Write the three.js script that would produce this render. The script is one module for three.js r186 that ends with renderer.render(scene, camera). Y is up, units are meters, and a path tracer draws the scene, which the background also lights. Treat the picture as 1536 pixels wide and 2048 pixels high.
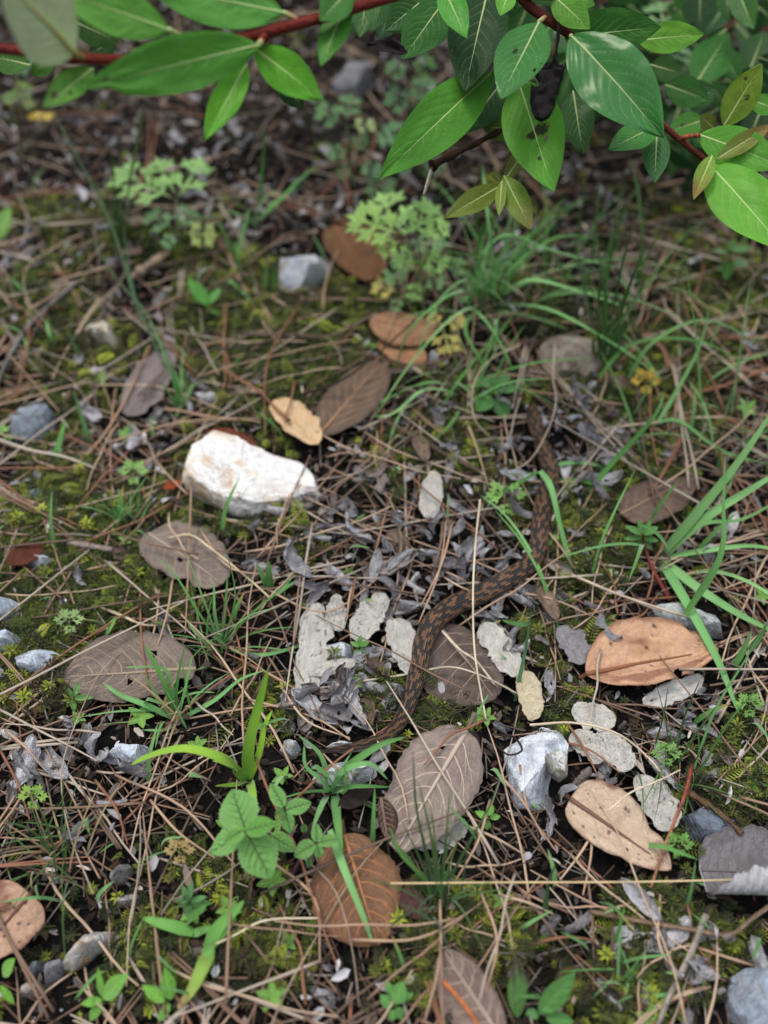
import * as THREE from 'three';
import { mergeGeometries } from 'three/addons/utils/BufferGeometryUtils.js';

// ------------------------------------------------------------------ camera, sky, sun, exposure
const scene = new THREE.Scene();
const EYE = 0.45, PITCH = 52 * Math.PI / 180, FOV = 60;
const camera = new THREE.PerspectiveCamera(FOV, 0.75, 0.01, 200);
camera.position.set(0, EYE, 0);
camera.lookAt(0, EYE - Math.sin(PITCH), -Math.cos(PITCH));
camera.focus = 0.468; camera.userData.fStop = 3.4;
scene.add(camera);
const renderer = new THREE.WebGLRenderer({ antialias: true });
renderer.toneMapping = THREE.LinearToneMapping;
renderer.toneMappingExposure = 1.27;
renderer.shadowMap.enabled = true;
{ // overcast sky: brightest overhead, cool, a little darker to the horizon
  const w = 64, h = 32, d = new Float32Array(w * h * 4);
  for (let j = 0; j < h; j++) for (let i = 0; i < w; i++) {
    const e = ((j + 0.5) / h - 0.5) * Math.PI, s = Math.sin(e), k = (j * w + i) * 4;
    const L = s > 0 ? 0.07 + 2.1 * Math.pow(s, 3.6) : 0.03;
    d[k] = L * 0.93; d[k + 1] = L * 0.98; d[k + 2] = L * 1.08; d[k + 3] = 1;
  }
  const t = new THREE.DataTexture(d, w, h, THREE.RGBAFormat, THREE.FloatType);
  t.mapping = THREE.EquirectangularReflectionMapping; t.magFilter = t.minFilter = THREE.LinearFilter; t.needsUpdate = true;
  scene.background = t; scene.environment = t;
}
const sun = new THREE.DirectionalLight(0xfff4e6, 1.35);
sun.position.set(-1.6, 4.5, -1.8); sun.castShadow = true; sun.shadow.radius = 26;
sun.shadow.mapSize.set(2048, 2048); Object.assign(sun.shadow.camera, { left: -1.5, right: 1.5, top: 1.5, bottom: -1.5, near: 0.5, far: 12 });
sun.target.position.set(0, 0, -0.5); scene.add(sun, sun.target);

// ------------------------------------------------------------------ numbers, noise, colour
let seed = 1;
const rnd = () => { seed = (seed + 0x6D2B79F5) | 0; let t = Math.imul(seed ^ (seed >>> 15), 1 | seed); t = (t + Math.imul(t ^ (t >>> 7), 61 | t)) ^ t; return ((t ^ (t >>> 14)) >>> 0) / 4294967296; };
const R = (a, b) => a + (b - a) * rnd(), pick = a => a[Math.floor(rnd() * a.length)];
const reseed = s => { seed = s * 7919 + 13; };
const gauss = () => (rnd() + rnd() + rnd() + rnd() - 2) * 1.0;
const V = (x, y, z) => new THREE.Vector3(x, y, z), UPV = V(0, 1, 0);
const clamp = (x, a = 0, b = 1) => Math.min(b, Math.max(a, x)), mix = (a, b, t) => a + (b - a) * t, sst = (a, b, x) => { const t = clamp((x - a) / (b - a)); return t * t * (3 - 2 * t); };
const h3 = (x, y, z) => { let n = Math.imul(x, 374761393) ^ Math.imul(y, 668265263) ^ Math.imul(z, 2147483647 - 1274126177); n = Math.imul(n ^ (n >>> 13), 1274126177); return ((n ^ (n >>> 16)) >>> 0) / 4294967296; };
function noise(x, y = 0, z = 0) { // value noise, -1..1
  const X = Math.floor(x), Y = Math.floor(y), Z = Math.floor(z), f = t => t * t * (3 - 2 * t), a = f(x - X), b = f(y - Y), c = f(z - Z);
  const l = (k, m) => mix(h3(X, Y + k, Z + m), h3(X + 1, Y + k, Z + m), a);
  return mix(mix(l(0, 0), l(1, 0), b), mix(l(0, 1), l(1, 1), b), c) * 2 - 1;
}
const fbm = (x, y = 0, z = 0, n = 4) => { let s = 0, a = 0.5; for (let i = 0; i < n; i++) { s += a * noise(x, y, z); x = x * 2.03 + 5.1; y = y * 2.03 + 1.7; z = z * 2.03 + 9.2; a *= 0.5; } return s; };
const lin = v => { v /= 255; return v <= 0.04045 ? v / 12.92 : Math.pow((v + 0.055) / 1.055, 2.4); };
const C = (r, g, b) => [lin(r), lin(g), lin(b)];
const cm = (a, b, t) => [mix(a[0], b[0], t), mix(a[1], b[1], t), mix(a[2], b[2], t)], cs = (a, k) => [a[0] * k, a[1] * k, a[2] * k];

// ------------------------------------------------------------------ from photograph pixels to places on the ground
const FWD = V(0, -Math.sin(PITCH), -Math.cos(PITCH)), RIGHT = V(1, 0, 0), CUP = V(0, Math.cos(PITCH), -Math.sin(PITCH)), TAN = Math.tan(FOV * Math.PI / 360), FPX = 1024 / TAN;
const ray = (px, py) => FWD.clone().addScaledVector(RIGHT, (px - 768) / FPX).addScaledVector(CUP, (1024 - py) / FPX);
const G = (x, z) => 0.012 * noise(x * 5 + 3, z * 5, 1) + 0.006 * noise(x * 14, z * 14 + 7, 2) + 0.0025 * noise(x * 40, z * 40, 3);
function P(px, py, h = 0) { const d = ray(px, py); let y = h, p; for (let i = 0; i < 8; i++) { const t = (EYE - y) / -d.y; p = d.clone().multiplyScalar(t); p.y = y; y = G(p.x, p.z) + h; } p.y = y; return p; }
const A = (px, py, depth) => ray(px, py).multiplyScalar(depth).add(camera.position);
function toPx(p) { const q = p.clone().sub(camera.position), z = q.dot(FWD); return [768 + q.dot(RIGHT) / z * FPX, 1024 - q.dot(CUP) / z * FPX, z]; }

// ------------------------------------------------------------------ mesh building
const used = new Map();
const numbered = n => { const k = used.get(n) || 0; used.set(n, k + 1); return k ? n + '_' + String(k).padStart(3, '0') : n; };
function tag(o, label, category, group, kind) { if (label) o.userData.label = label; if (category) o.userData.category = category; if (group) o.userData.group = group; if (kind) o.userData.kind = kind; return o; }
function mesh(name, geo, mat) { const m = new THREE.Mesh(geo, mat); m.name = name; m.castShadow = m.receiveShadow = true; return m; }
function thing(name, label, category, pos, group) { const g = new THREE.Group(); g.name = numbered(name); g.position.copy(pos); scene.add(g); return tag(g, label, category, group); }
function part(root, name, geoWorld, mat, parent) { geoWorld.translate(-root.position.x, -root.position.y, -root.position.z); const m = mesh(name, geoWorld, mat); (parent || root).add(m); return m; }
function single(name, label, category, geoWorld, mat, pos, group, kind) { geoWorld.translate(-pos.x, -pos.y, -pos.z); const m = mesh(numbered(name), geoWorld, mat); m.position.copy(pos); scene.add(m); return tag(m, label, category, group, kind); }
class MB {
  constructor() { this.p = []; this.c = []; this.u = []; this.i = []; }
  v(x, y, z, c, u = 0, w = 0) { this.p.push(x, y, z); this.c.push(c[0], c[1], c[2]); this.u.push(u, w); return this.p.length / 3 - 1; }
  t(a, b, c) { this.i.push(a, b, c); }
  q(a, b, c, d) { this.i.push(a, b, c, a, c, d); }
  geo() { const g = new THREE.BufferGeometry(); g.setAttribute('position', new THREE.Float32BufferAttribute(this.p, 3)); g.setAttribute('color', new THREE.Float32BufferAttribute(this.c, 3)); g.setAttribute('uv', new THREE.Float32BufferAttribute(this.u, 2)); g.setIndex(this.i); g.computeVertexNormals(); return g; }
  tube(pts, rad, col, sides = 5, seg) { // pts: Vector3[]; rad(t), col(t)
    const cv = pts.length > 2 ? new THREE.CatmullRomCurve3(pts, false, 'centripetal') : new THREE.LineCurve3(pts[0], pts[1]), n = seg || Math.max(2, pts.length * 3), L = cv.getLength();
    let nrm = null; const first = this.p.length / 3;
    for (let k = 0; k <= n; k++) {
      const t = k / n, p = cv.getPoint(t), T = cv.getTangent(t);
      if (!nrm) nrm = Math.abs(T.y) < 0.9 ? V(0, 1, 0) : V(1, 0, 0);
      nrm.addScaledVector(T, -nrm.dot(T)).normalize(); const B = T.clone().cross(nrm), r = rad(t), c = col(t);
      for (let s = 0; s < sides; s++) { const a = s / sides * Math.PI * 2, x = Math.cos(a) * r, y = Math.sin(a) * r; this.v(p.x + nrm.x * x + B.x * y, p.y + nrm.y * x + B.y * y, p.z + nrm.z * x + B.z * y, c, s / sides * r * 6.3, t * L); }
    }
    for (let k = 0; k < n; k++) for (let s = 0; s < sides; s++) { const a = first + k * sides + s, b = first + k * sides + (s + 1) % sides; this.q(a, b, b + sides, a + sides); }
    for (const k of [0, n]) { const f = first + k * sides; for (let s = 1; s < sides - 1; s++) k ? this.t(f, f + s, f + s + 1) : this.t(f, f + s + 1, f + s); }
    return this;
  }
}
function frame(o, tip, up, roll = 0) { // origin o, x towards tip, y near up
  const x = tip.clone().sub(o).normalize(), z = x.clone().cross(up).normalize(), y = z.clone().cross(x);
  const c = Math.cos(roll), s = Math.sin(roll), y2 = y.clone().multiplyScalar(c).addScaledVector(z, s), z2 = z.clone().multiplyScalar(c).addScaledVector(y, -s);
  return new THREE.Matrix4().makeBasis(x, y2, z2).setPosition(o);
}

// ------------------------------------------------------------------ textures and materials
function dataTex(w, h, f, srgb) { const d = new Uint8Array(w * h * 4); for (let j = 0; j < h; j++) for (let i = 0; i < w; i++) { const c = f(i, j), k = (j * w + i) * 4; d[k] = clamp(c[0], 0, 255); d[k + 1] = clamp(c[1], 0, 255); d[k + 2] = clamp(c[2], 0, 255); d[k + 3] = 255; } const t = new THREE.DataTexture(d, w, h); t.wrapS = t.wrapT = THREE.RepeatWrapping; t.magFilter = t.minFilter = THREE.LinearFilter; if (srgb) t.colorSpace = THREE.SRGBColorSpace; t.needsUpdate = true; return t; }
const tileN = (i, j, n, f, s) => { const a = i / n * Math.PI * 2, b = j / n * Math.PI * 2; return fbm(Math.cos(a) * f + s, Math.sin(a) * f + Math.cos(b) * f, Math.sin(b) * f + s * 2, 5); };
const grainTex = dataTex(256, 256, (i, j) => { const v = 128 + 170 * tileN(i, j, 256, 5, 3); return [v, v, v]; });
const crackTex = dataTex(256, 256, (i, j) => { const v = 255 * clamp(Math.abs(tileN(i, j, 256, 7, 9)) * 3.2); return [v, v, v]; });
const rep = (t, k) => { const c = t.clone(); c.repeat.set(k, k); c.needsUpdate = true; return c; };
const std = (o, name) => { const m = new THREE.MeshPhysicalMaterial({ specularIntensity: 0.45, vertexColors: true, side: THREE.DoubleSide, roughness: 0.85, ...o }); m.name = name; return m; };
const phy = (o, name) => { const m = new THREE.MeshPhysicalMaterial({ vertexColors: true, side: THREE.DoubleSide, ...o }); m.name = name; return m; };
const M = {
  soil: std({ roughness: 0.95, bumpMap: rep(grainTex, 22), bumpScale: 0.004 }, 'soil'),
  dead: std({ roughness: 0.72, bumpMap: rep(crackTex, 52), bumpScale: 0.0006 }, 'dead_leaf'),
  smooth: std({ roughness: 0.6, bumpMap: rep(crackTex, 40), bumpScale: 0.0004 }, 'smooth_dead_leaf'),
  vein: std({ roughness: 0.7 }, 'vein'),
  stone: std({ roughness: 0.75, bumpMap: rep(grainTex, 40), bumpScale: 0.0012 }, 'stone'),
  needle: std({ roughness: 0.6 }, 'needle'),
  bark: std({ roughness: 0.85, bumpMap: rep(grainTex, 60), bumpScale: 0.0012 }, 'bark'),
  stem: std({ roughness: 0.5 }, 'stem'),
  leaf: phy({ roughness: 1, transmission: 0.42, thickness: 0, specularIntensity: 0.3, clearcoat: 0.22, clearcoatRoughness: 0.34, bumpMap: rep(grainTex, 14), bumpScale: 0.0003 }, 'live_leaf'),
  gloss: phy({ roughness: 1, transmission: 0.25, thickness: 0, specularIntensity: 0.3, clearcoat: 0.45, clearcoatRoughness: 0.24, bumpMap: rep(grainTex, 14), bumpScale: 0.0003 }, 'glossy_leaf'),
  herb: phy({ roughness: 1, transmission: 0.35, thickness: 0, clearcoat: 0.15, clearcoatRoughness: 0.5, bumpMap: rep(grainTex, 60), bumpScale: 0.0006 }, 'herb_leaf'),
  grass: phy({ roughness: 1, transmission: 0.35, thickness: 0, clearcoat: 0.2, clearcoatRoughness: 0.45 }, 'grass'),
  moss: phy({ roughness: 1, transmission: 0.3, thickness: 0 }, 'moss'),
  crumb: std({ roughness: 0.85 }, 'crumb'),
};

// ------------------------------------------------------------------ ground
const mossSpots = [[560, 690, 190, 1], [430, 560, 130, .7], [180, 700, 130, .7], [180, 1200, 170, 1], [330, 1160, 120, .7], [80, 1130, 110, .8], [1340, 760, 130, .9], [1260, 830, 120, .9], [1450, 640, 120, .7], [1250, 1000, 120, .8], [1180, 1090, 110, .8], [480, 990, 130, .8], [900, 900, 110, .5], [560, 1420, 110, .6], [880, 1420, 70, .5], [1130, 1420, 110, .7], [1100, 1280, 80, .6], [1470, 1560, 110, .8], [1500, 1440, 90, .7], [1350, 1860, 160, .6], [1000, 1990, 170, .7], [1220, 2000, 130, .8], [540, 1890, 160, .55], [420, 1720, 110, .5], [880, 1820, 110, .5], [300, 1900, 150, .5], [120, 470, 150, .3], [60, 640, 120, .6], [1400, 480, 140, .5], [620, 1090, 80, .4], [720, 1380, 80, .5], [990, 1880, 90, .6], [60, 1350, 110, .6], [1030, 620, 80, .4], [680, 620, 120, .7], [100, 1000, 120, .5]];
function mossAt(x, z) { const q = toPx(V(x, G(x, z), z)); let m = 0; for (const [a, b, r, k] of mossSpots) { const d = ((q[0] - a) ** 2 + ((q[1] - b) * 1.25) ** 2) / (r * r); if (d < 4) m += k * Math.exp(-d * 1.3); } return clamp(m + 0.55 * fbm(x * 22, z * 22, 4) + 0.06); }
{
  const xs = [], zs = [], step = 0.0048;
  for (let x = -0.75; x <= 0.75; x += step) xs.push(x);
  for (let z = 0.3; z >= -1.5; z -= step) zs.push(z);
  for (let k = 1, d = step; k <= 34; k++) { d *= 1.3; xs.unshift(xs[0] - d); xs.push(xs[xs.length - 1] + d); zs.unshift(zs[0] + d); zs.push(zs[zs.length - 1] - d); }
  const b = new MB(), nx = xs.length, dark = C(14, 11, 9), brown = C(30, 23, 18), black = C(9, 8, 7), olive = C(34, 34, 12), grey = C(46, 42, 39);
  for (const z of zs) for (const x of xs) {
    const inn = Math.abs(x) < 0.75 && z < 0.3 && z > -1.5, n1 = fbm(x * 60, z * 60, 6, 3), n2 = fbm(x * 190, z * 190, 8, 2);
    let c = cm(black, brown, clamp(0.35 + 0.9 * n1)); c = cm(c, dark, 0.4); c = cm(c, grey, clamp(n2 * 1.2 - 0.25));
    if (inn) c = cm(c, olive, 0.55 * sst(0.3, 0.75, mossAt(x, z)));
    b.v(x, G(x, z) + (inn ? 0.003 * n1 + 0.0022 * n2 : 0), z, c, x, z);
  }
  for (let j = 0; j < zs.length - 1; j++) for (let i = 0; i < nx - 1; i++) { const a = j * nx + i; b.q(a, a + 1, a + nx + 1, a + nx); }
  const g = mesh('ground', b.geo(), M.soil); tag(g, 'dark crumbly forest soil under the litter and moss', null, null, 'structure'); scene.add(g);
}

// ------------------------------------------------------------------ leaves
// A leaf in its own axes: x from base to tip, z across, y up. surf(u, v) gives a point; v runs -1..1 from edge to edge.
function leafForm(o) {
  const { L, wl, wr, peak = 0.5, qb = 0.7, qt = 0.75, ku = 0, kv = 0, wave = 0, quilt = 0, nv = 7, slope = 0.55, tooth = 0, toothN = 18, rag = 0, sd = 0, bend = 0, twist = 0, fold = 0, bites = [], minw = 0 } = o;
  const p = Math.log(0.5) / Math.log(peak);
  const half = (u, s) => {
    let k = Math.pow(Math.max(0, Math.sin(Math.PI * Math.pow(clamp(u), p))), u < peak ? qb : qt); k = Math.max(k, minw * sst(0, 0.03, u) * sst(0, 0.03, 1 - u));
    k *= 1 + tooth * (Math.abs(((u * toothN) % 1) - 0.35) - 0.3) + rag * (fbm(u * 9, s * 3 + sd, sd, 3) + 0.22 * noise(u * 34, s * 5 + sd));
    for (const [bu, bs, dep, wd] of bites) if (bs === s) k *= 1 - dep * Math.exp(-(((u - bu) / wd) ** 2));
    return k * (s > 0 ? wr : wl);
  };
  const phase = (u, v) => (u - slope * Math.abs(v) * 0.32 * (0.4 + 0.75 * Math.abs(v))) * nv + (v < 0 ? 0.35 : 0);
  const surf = (u, v) => {
    const s = v < 0 ? -1 : 1, hw = half(u, s); let z = v * hw, y = 0;
    const k = (s > 0 && o.kr ? o.kr : kv) + twist * (u - 0.5);
    if (k) { const a = k * z; y = (1 - Math.cos(a)) / k; z = Math.sin(a) / k; }
    y += fold * Math.abs(z) + wave * L * (fbm(u * 2.6 + sd, v * 1.3, sd * 3, 2) + 0.35 * Math.abs(v) * noise(u * 9 + sd * 5, v * 2, 1)) + quilt * L * Math.abs(Math.sin(Math.PI * phase(u, v))) * (1 - v * v * 0.6) * Math.min(1, Math.abs(v) * 3 + 0.15);
    let x = u * L, yy = y; z += bend * L * Math.sin(Math.PI * u) ;
    if (ku) { const a = ku * x; yy = (1 - Math.cos(a)) / ku + y * Math.cos(a); x = Math.sin(a) / ku - y * Math.sin(a); }
    return V(x, yy, z);
  };
  return { surf, half, phase, o };
}
function leafBlade(f, nu, nw, col, holes = [], thick = 0) {
  const b = new MB(), sd = f.o.sd || 0, L = f.o.L, keep = [];
  for (let i = 0; i <= nu; i++) for (let j = 0; j <= nw; j++) { const u = i / nu, v = j / nw * 2 - 1, p = f.surf(u, v); b.v(p.x, p.y, p.z, col(u, v, f.phase(u, v), sd), (u * L + sd) * (f.o.uvk || 1), (p.z + sd) * (f.o.uvk || 1)); }
  const inHole = (u, v) => holes.some(([hu, hv, ru, rv]) => ((u - hu) / ru) ** 2 + ((v - hv) / rv) ** 2 < 1 + 0.5 * noise(u * 40 + sd, v * 20, sd));
  for (let i = 0; i < nu; i++) for (let j = 0; j < nw; j++) { if (holes.length && inHole((i + 0.5) / nu, (j + 0.5) / nw * 2 - 1)) continue; const a = i * (nw + 1) + j; keep.push([a, a + 1, a + nw + 2, a + nw + 1]); }
  for (const q of keep) b.q(...q);
  if (thick) {
    const n = b.geo().attributes.normal.array, N = b.p.length / 3;
    for (let k = 0; k < N; k++) b.v(b.p[k * 3] - n[k * 3] * thick, b.p[k * 3 + 1] - n[k * 3 + 1] * thick, b.p[k * 3 + 2] - n[k * 3 + 2] * thick, f.o.under ? cs(f.o.under, 1 + .3 * noise(k * .7, sd)) : [b.c[k * 3] * 0.8, b.c[k * 3 + 1] * 0.8, b.c[k * 3 + 2] * 0.8], b.u[k * 2], b.u[k * 2 + 1]);
    for (const [a, c, d, e] of keep) b.q(N + a, N + e, N + d, N + c);
    for (const j of [0, nw]) for (let i = 0; i < nu; i++) { const a = i * (nw + 1) + j, c = a + nw + 1; b.q(a, c, c + N, a + N); }
  }
  return b.geo();
}
const veinTube = (f, u0, v1, r, c, lift, forks = true) => {
  const sl = f.o.slope ?? 0.55, wob = R(-9, 9), at = (v, du = 0) => { const a = Math.abs(v), p = f.surf(clamp(u0 + du + sl * a * 0.32 * (0.4 + 0.75 * a) + 0.012 * noise(a * 4, wob), 0, 0.985), v); p.y += lift; return p; };
  const pts = [], n = 8; for (let k = 0; k <= n; k++) pts.push(at(v1 * k / n));
  const b = new MB().tube(pts, t => r * (1 - 0.72 * t), () => c, 5, 10);
  if (forks) for (const [g, d] of [[R(.42, .6), R(.06, .1)], [R(.6, .75), -R(.04, .07)]]) { const q = []; for (let k = 0; k <= 4; k++) { const t = k / 4; q.push(at(mix(v1 * g, v1 * Math.min(.97, g + .34), t), d * t * (1.4 - .4 * t))); } b.tube(q, t => r * 0.5 * (1 - 0.7 * t), () => c, 4, 5); }
  return b.geo();
};
const ribTube = (f, r, c, lift, end = 0.96) => { const pts = []; for (let k = 0; k <= 12; k++) { const p = f.surf(end * k / 12, 0); p.y += lift; pts.push(p); } return new MB().tube(pts, t => r * (1 - 0.78 * t), () => c, 6, 16).geo(); };

const NCOL = [C(176, 146, 122), C(152, 124, 104), C(190, 164, 140), C(130, 104, 88), C(108, 90, 78), C(148, 136, 124), C(178, 164, 148), C(140, 98, 76)];
function sideVeins(f, r, c, lift = 0) { const g = [], nv = f.o.nv; for (const s of [-1, 1]) for (let k = 1; k < nv; k++) { const u0 = (k - (s < 0 ? .35 : 0)) / nv; if (u0 > .06 && u0 < .86) g.push(veinTube(f, u0, s * .9, r, c, lift, false)); } return mergeGeometries(g); }
const masks = []; // places [x, z, r, solid] that loose litter keeps off
// A dead leaf lying on the ground: b base pixel, t tip pixel, e1 / e2 pixels on its two edges
function deadLeaf(q) {
  if (q.vcol && q.vcol.length) q = { ...q, vcol: cm(q.vcol, Array.isArray(q.col[0]) ? q.col[0] : q.col, q.ribOnly ? 0 : .36) };
  const { b, t, e1, e2, h = 0.008, hb = h, ht = h, col, vcol, label, name = 'dead_leaf', cat = 'dead leaf', spots = 0, veins = true, petiole, holes = [], rough = 1, nu = q.ribOnly ? 96 : 56, nw = q.ribOnly ? 56 : 30, roll = 0, rib = 0.0011, group, flat = q.ribOnly ? 0.022 : 0.04 } = q;
  const B = P(b[0], b[1], hb), T = P(t[0], t[1], ht), dir = T.clone().sub(B), L = dir.length(); dir.normalize();
  const side = dir.clone().cross(UPV).normalize(), pe = [P(e1[0], e1[1], h), P(e2[0], e2[1], h)].map(p => p.sub(B)), zz = pe.map(p => p.dot(side)), pk = (pe[0].dot(dir) + pe[1].dot(dir)) / 2 / L;
  const wr = Math.max(0.002, Math.max(...zz)), wl = Math.max(0.002, -Math.min(...zz)), sd = q.sd ?? (b[0] * 0.37 + b[1] * 0.11) % 50;
  const f = leafForm({ L, wl, wr, peak: clamp(q.peak ?? pk, 0.3, 0.7), wave: flat, quilt: 0.012, rag: 0.1, nv: 8, sd, ...q.form });
  const c0 = Array.isArray(col[0]) ? col : [col, cs(col, 0.62)];
  const color = (u, v, ph) => {
    let n = fbm(u * 7 + sd, v * 4, sd, 4); let c = cm(c0[0], c0[1], clamp(0.28 + 0.95 * n)); if (q.ribOnly) c = cm(c, [c0[1][0] * .62, c0[1][1] * .5, c0[1][2] * .55], .8 * sst(.22, .45, fbm(u * 3.2 + sd * 2, v * 2, 7, 3)) + .5 * sst(.82, 1, Math.abs(v) + .15 * n)); c = cs(c, 1.2 * (1 + 0.3 * fbm(u * 40, v * 24, sd, 2)));
    const dv = Math.abs(Math.sin(Math.PI * ph)); if (vcol && dv < 0.12) c = cm(c, vcol, (q.ribOnly ? .42 : .35) * (1 - dv / 0.12));
    if (Math.abs(v) > 0.93) c = cs(c, 0.78);
    if (spots && q.ribOnly) { for (const [a, e, r] of dots) { const dd = Math.hypot((u - a) * L, (v - e) * (wl + wr) / 2); if (dd < r) c = cs(c, .22); else if (dd < r * 1.8) c = cs(c, .75); } }
    else if (spots) { const s = noise(u * 26 + sd * 2, v * 15, 5.3) ; if (s > 0.86 - spots * 0.12) c = cs(c, 0.3); }
    return c;
  };
  const dots = []; for (let k = 0; k < 15; k++) dots.push([R(.08, .92), R(-.85, .85), R(.0004, .0009)]);
  const m = frame(B, T, q.up || UPV, roll), root = thing(name, label, cat, B, group);
  const bl = part(root, 'blade', leafBlade(f, nu, nw, color, holes, 0.00025).applyMatrix4(m), q.ribOnly ? M.smooth : M.dead);
  if (veins && vcol) {
    part(root, 'midrib', ribTube(f, rib, vcol, 0.0003, q.ribOnly ? .8 : .96).applyMatrix4(m), M.vein);
    const nv = f.o.nv || 8;
    if (!q.ribOnly) for (const s of [-1, 1]) for (let k = 1; k <= nv * 0.9; k++) { const u0 = (k - (s < 0 ? 0.35 : 0)) / nv; if (u0 < 0.06 || u0 > 0.86) continue; part(root, 'vein', veinTube(f, u0, s * R(0.78, 0.93), rib * 0.36, vcol, 0.0001).applyMatrix4(m), M.vein); }
  }
  if (petiole) { const pp = [B.clone(), ...petiole.map(p => P(p[0], p[1], p[2] ?? h))]; part(root, 'petiole', new MB().tube(pp, u => 0.0011 + 0.0005 * u, () => q.pcol || cs(vcol || c0[0], 0.35), 6).geo(), M.vein); }
  for (const k of [0.2, 0.5, 0.8]) masks.push([mix(B.x, T.x, k), mix(B.z, T.z, k), (wl + wr) * 0.42, false]);
  return root;
}
const GREYV = C(196, 180, 162);
deadLeaf({ b: [932, 1462], t: [792, 1702], e1: [772, 1560], e2: [968, 1560], hb: .012, ht: .014, h: .014, col: [C(164, 148, 138), C(130, 115, 107)], vcol: GREYV, label: 'largest grey-brown dead leaf, pale raised veins, a small hole, right of the snake tail', holes: [[.2, .34, .022, .07]], petiole: [[940, 1448, .014], [950, 1425, .017]], rib: .0016, form: { qb: .46, qt: .5, nv: 8, slope: .95, kv: -7, rag: .12, tooth: .07, toothN: 11, bites: [[.93, -1, .3, .05], [.82, 1, .12, .05]] } });
deadLeaf({ b: [688, 1668], t: [756, 1890], e1: [616, 1785], e2: [812, 1790], hb: .009, ht: .006, col: [C(140, 104, 80), C(112, 84, 66)], vcol: C(192, 132, 88), label: 'russet dead leaf with orange veins below the hairy green herb', rib: .0012, petiole: [[682, 1640, .012]], form: { qb: .4, qt: .56, nv: 8, slope: .9, rag: .1, kv: -5, tooth: .04, toothN: 15, bites: [[.78, -1, .14, .04], [.9, -1, .2, .03]] } });
deadLeaf({ b: [1172, 1348], t: [1436, 1298], e1: [1270, 1234], e2: [1292, 1376], hb: .012, ht: .014, h: .012, col: [C(196, 156, 126), C(170, 128, 98)], vcol: C(140, 92, 66), spots: .8, label: 'bright orange-tan dead leaf with dark specks at the right', rib: .0014, ribOnly: true, holes: [[.64, .82, .035, .22]], petiole: [[1158, 1358, .01]], form: { qb: .75, qt: .55, nv: 9, slope: .9, kv: 7, quilt: .003, rag: .06, bites: [[.86, -1, .16, .03]] } });
deadLeaf({ b: [1140, 1598], t: [1342, 1738], e1: [1170, 1680], e2: [1250, 1588], hb: .015, ht: .012, h: .013, col: [C(196, 174, 150), C(172, 144, 120)], vcol: C(120, 90, 76), spots: .55, label: 'pale tan dead leaf with dark midrib at lower right', rib: .0014, ribOnly: true, petiole: [[1130, 1590, .016]], form: { qb: .45, qt: .6, nv: 8, slope: .9, kv: 6, quilt: .003, rag: .06, bites: [[.6, 1, .1, .05], [.7, -1, .22, .08]] } });
deadLeaf({ b: [62, 1788], t: [-58, 1925], e1: [84, 1862], e2: [-34, 1790], h: .012, col: [C(184, 150, 126), C(152, 118, 96)], vcol: C(112, 80, 66), spots: .4, label: 'tan dead leaf cut by the left edge of the picture near the bottom', ribOnly: true, petiole: [[70, 1776, .013]], form: { qb: .5, qt: .6, nv: 7, rag: .13, quilt: .005 } });
deadLeaf({ b: [392, 1338], t: [128, 1356], e1: [250, 1270], e2: [262, 1402], h: .009, col: [C(142, 128, 118), C(112, 100, 92)], vcol: C(176, 152, 126), label: 'grey-brown oval dead leaf lying flat at middle left', rib: .0012, holes: [[.5, -.35, .025, .14], [.33, .45, .03, .1]], form: { qb: .42, qt: .6, nv: 9, slope: 1, rag: .12, kv: 3, bites: [[.12, -1, .5, .05]] } });
deadLeaf({ b: [296, 1066], t: [446, 1168], e1: [300, 1130], e2: [400, 1044], h: .009, col: [C(150, 136, 126), C(116, 104, 96)], vcol: C(178, 158, 138), label: 'grey-brown dead leaf below the large white stone', holes: [[.5, .2, .03, .1]], form: { qb: .6, qt: .42, nv: 7, rag: .16, kv: -9, bites: [[.7, 1, .25, .06]] } });
deadLeaf({ b: [634, 872], t: [764, 722], e1: [652, 780], e2: [748, 820], h: .01, col: [C(122, 104, 90), C(92, 78, 68)], vcol: C(190, 146, 104), label: 'grey-brown dead leaf with orange midrib above right of the white stone', form: { qb: .8, qt: .45, nv: 8, rag: .06, slope: 1 } });
deadLeaf({ b: [548, 800], t: [636, 890], e1: [566, 858], e2: [616, 815], h: .015, col: [C(230, 198, 156), C(205, 166, 122)], vcol: C(205, 160, 115), label: 'small cream torn leaf above the white stone', veins: false, nu: 30, nw: 16, form: { qb: .4, qt: .5, rag: .3, kv: 10 } });
deadLeaf({ b: [668, 452], t: [748, 560], e1: [672, 530], e2: [748, 470], h: .01, col: [C(122, 88, 62), C(96, 68, 50)], vcol: C(146, 98, 62), label: 'dark rusty dead leaf beside the pale stone at upper middle', form: { qb: .4, qt: .5, rag: .06 } });
deadLeaf({ b: [742, 636], t: [872, 668], e1: [800, 690], e2: [810, 622], h: .014, col: [C(178, 136, 104), C(146, 108, 82)], vcol: C(140, 104, 78), label: 'tan folded dead leaf in the upper middle, upper of a pair', form: { qb: .5, qt: .4, rag: .08, kv: -14 } });
deadLeaf({ b: [758, 678], t: [852, 722], e1: [790, 724], e2: [822, 684], h: .007, col: [C(186, 140, 104), C(150, 108, 82)], vcol: C(150, 110, 80), label: 'tan dead leaf in the upper middle, lower of a pair', veins: false, form: { qb: .5, qt: .6, rag: .08, kv: -10 } });
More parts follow.
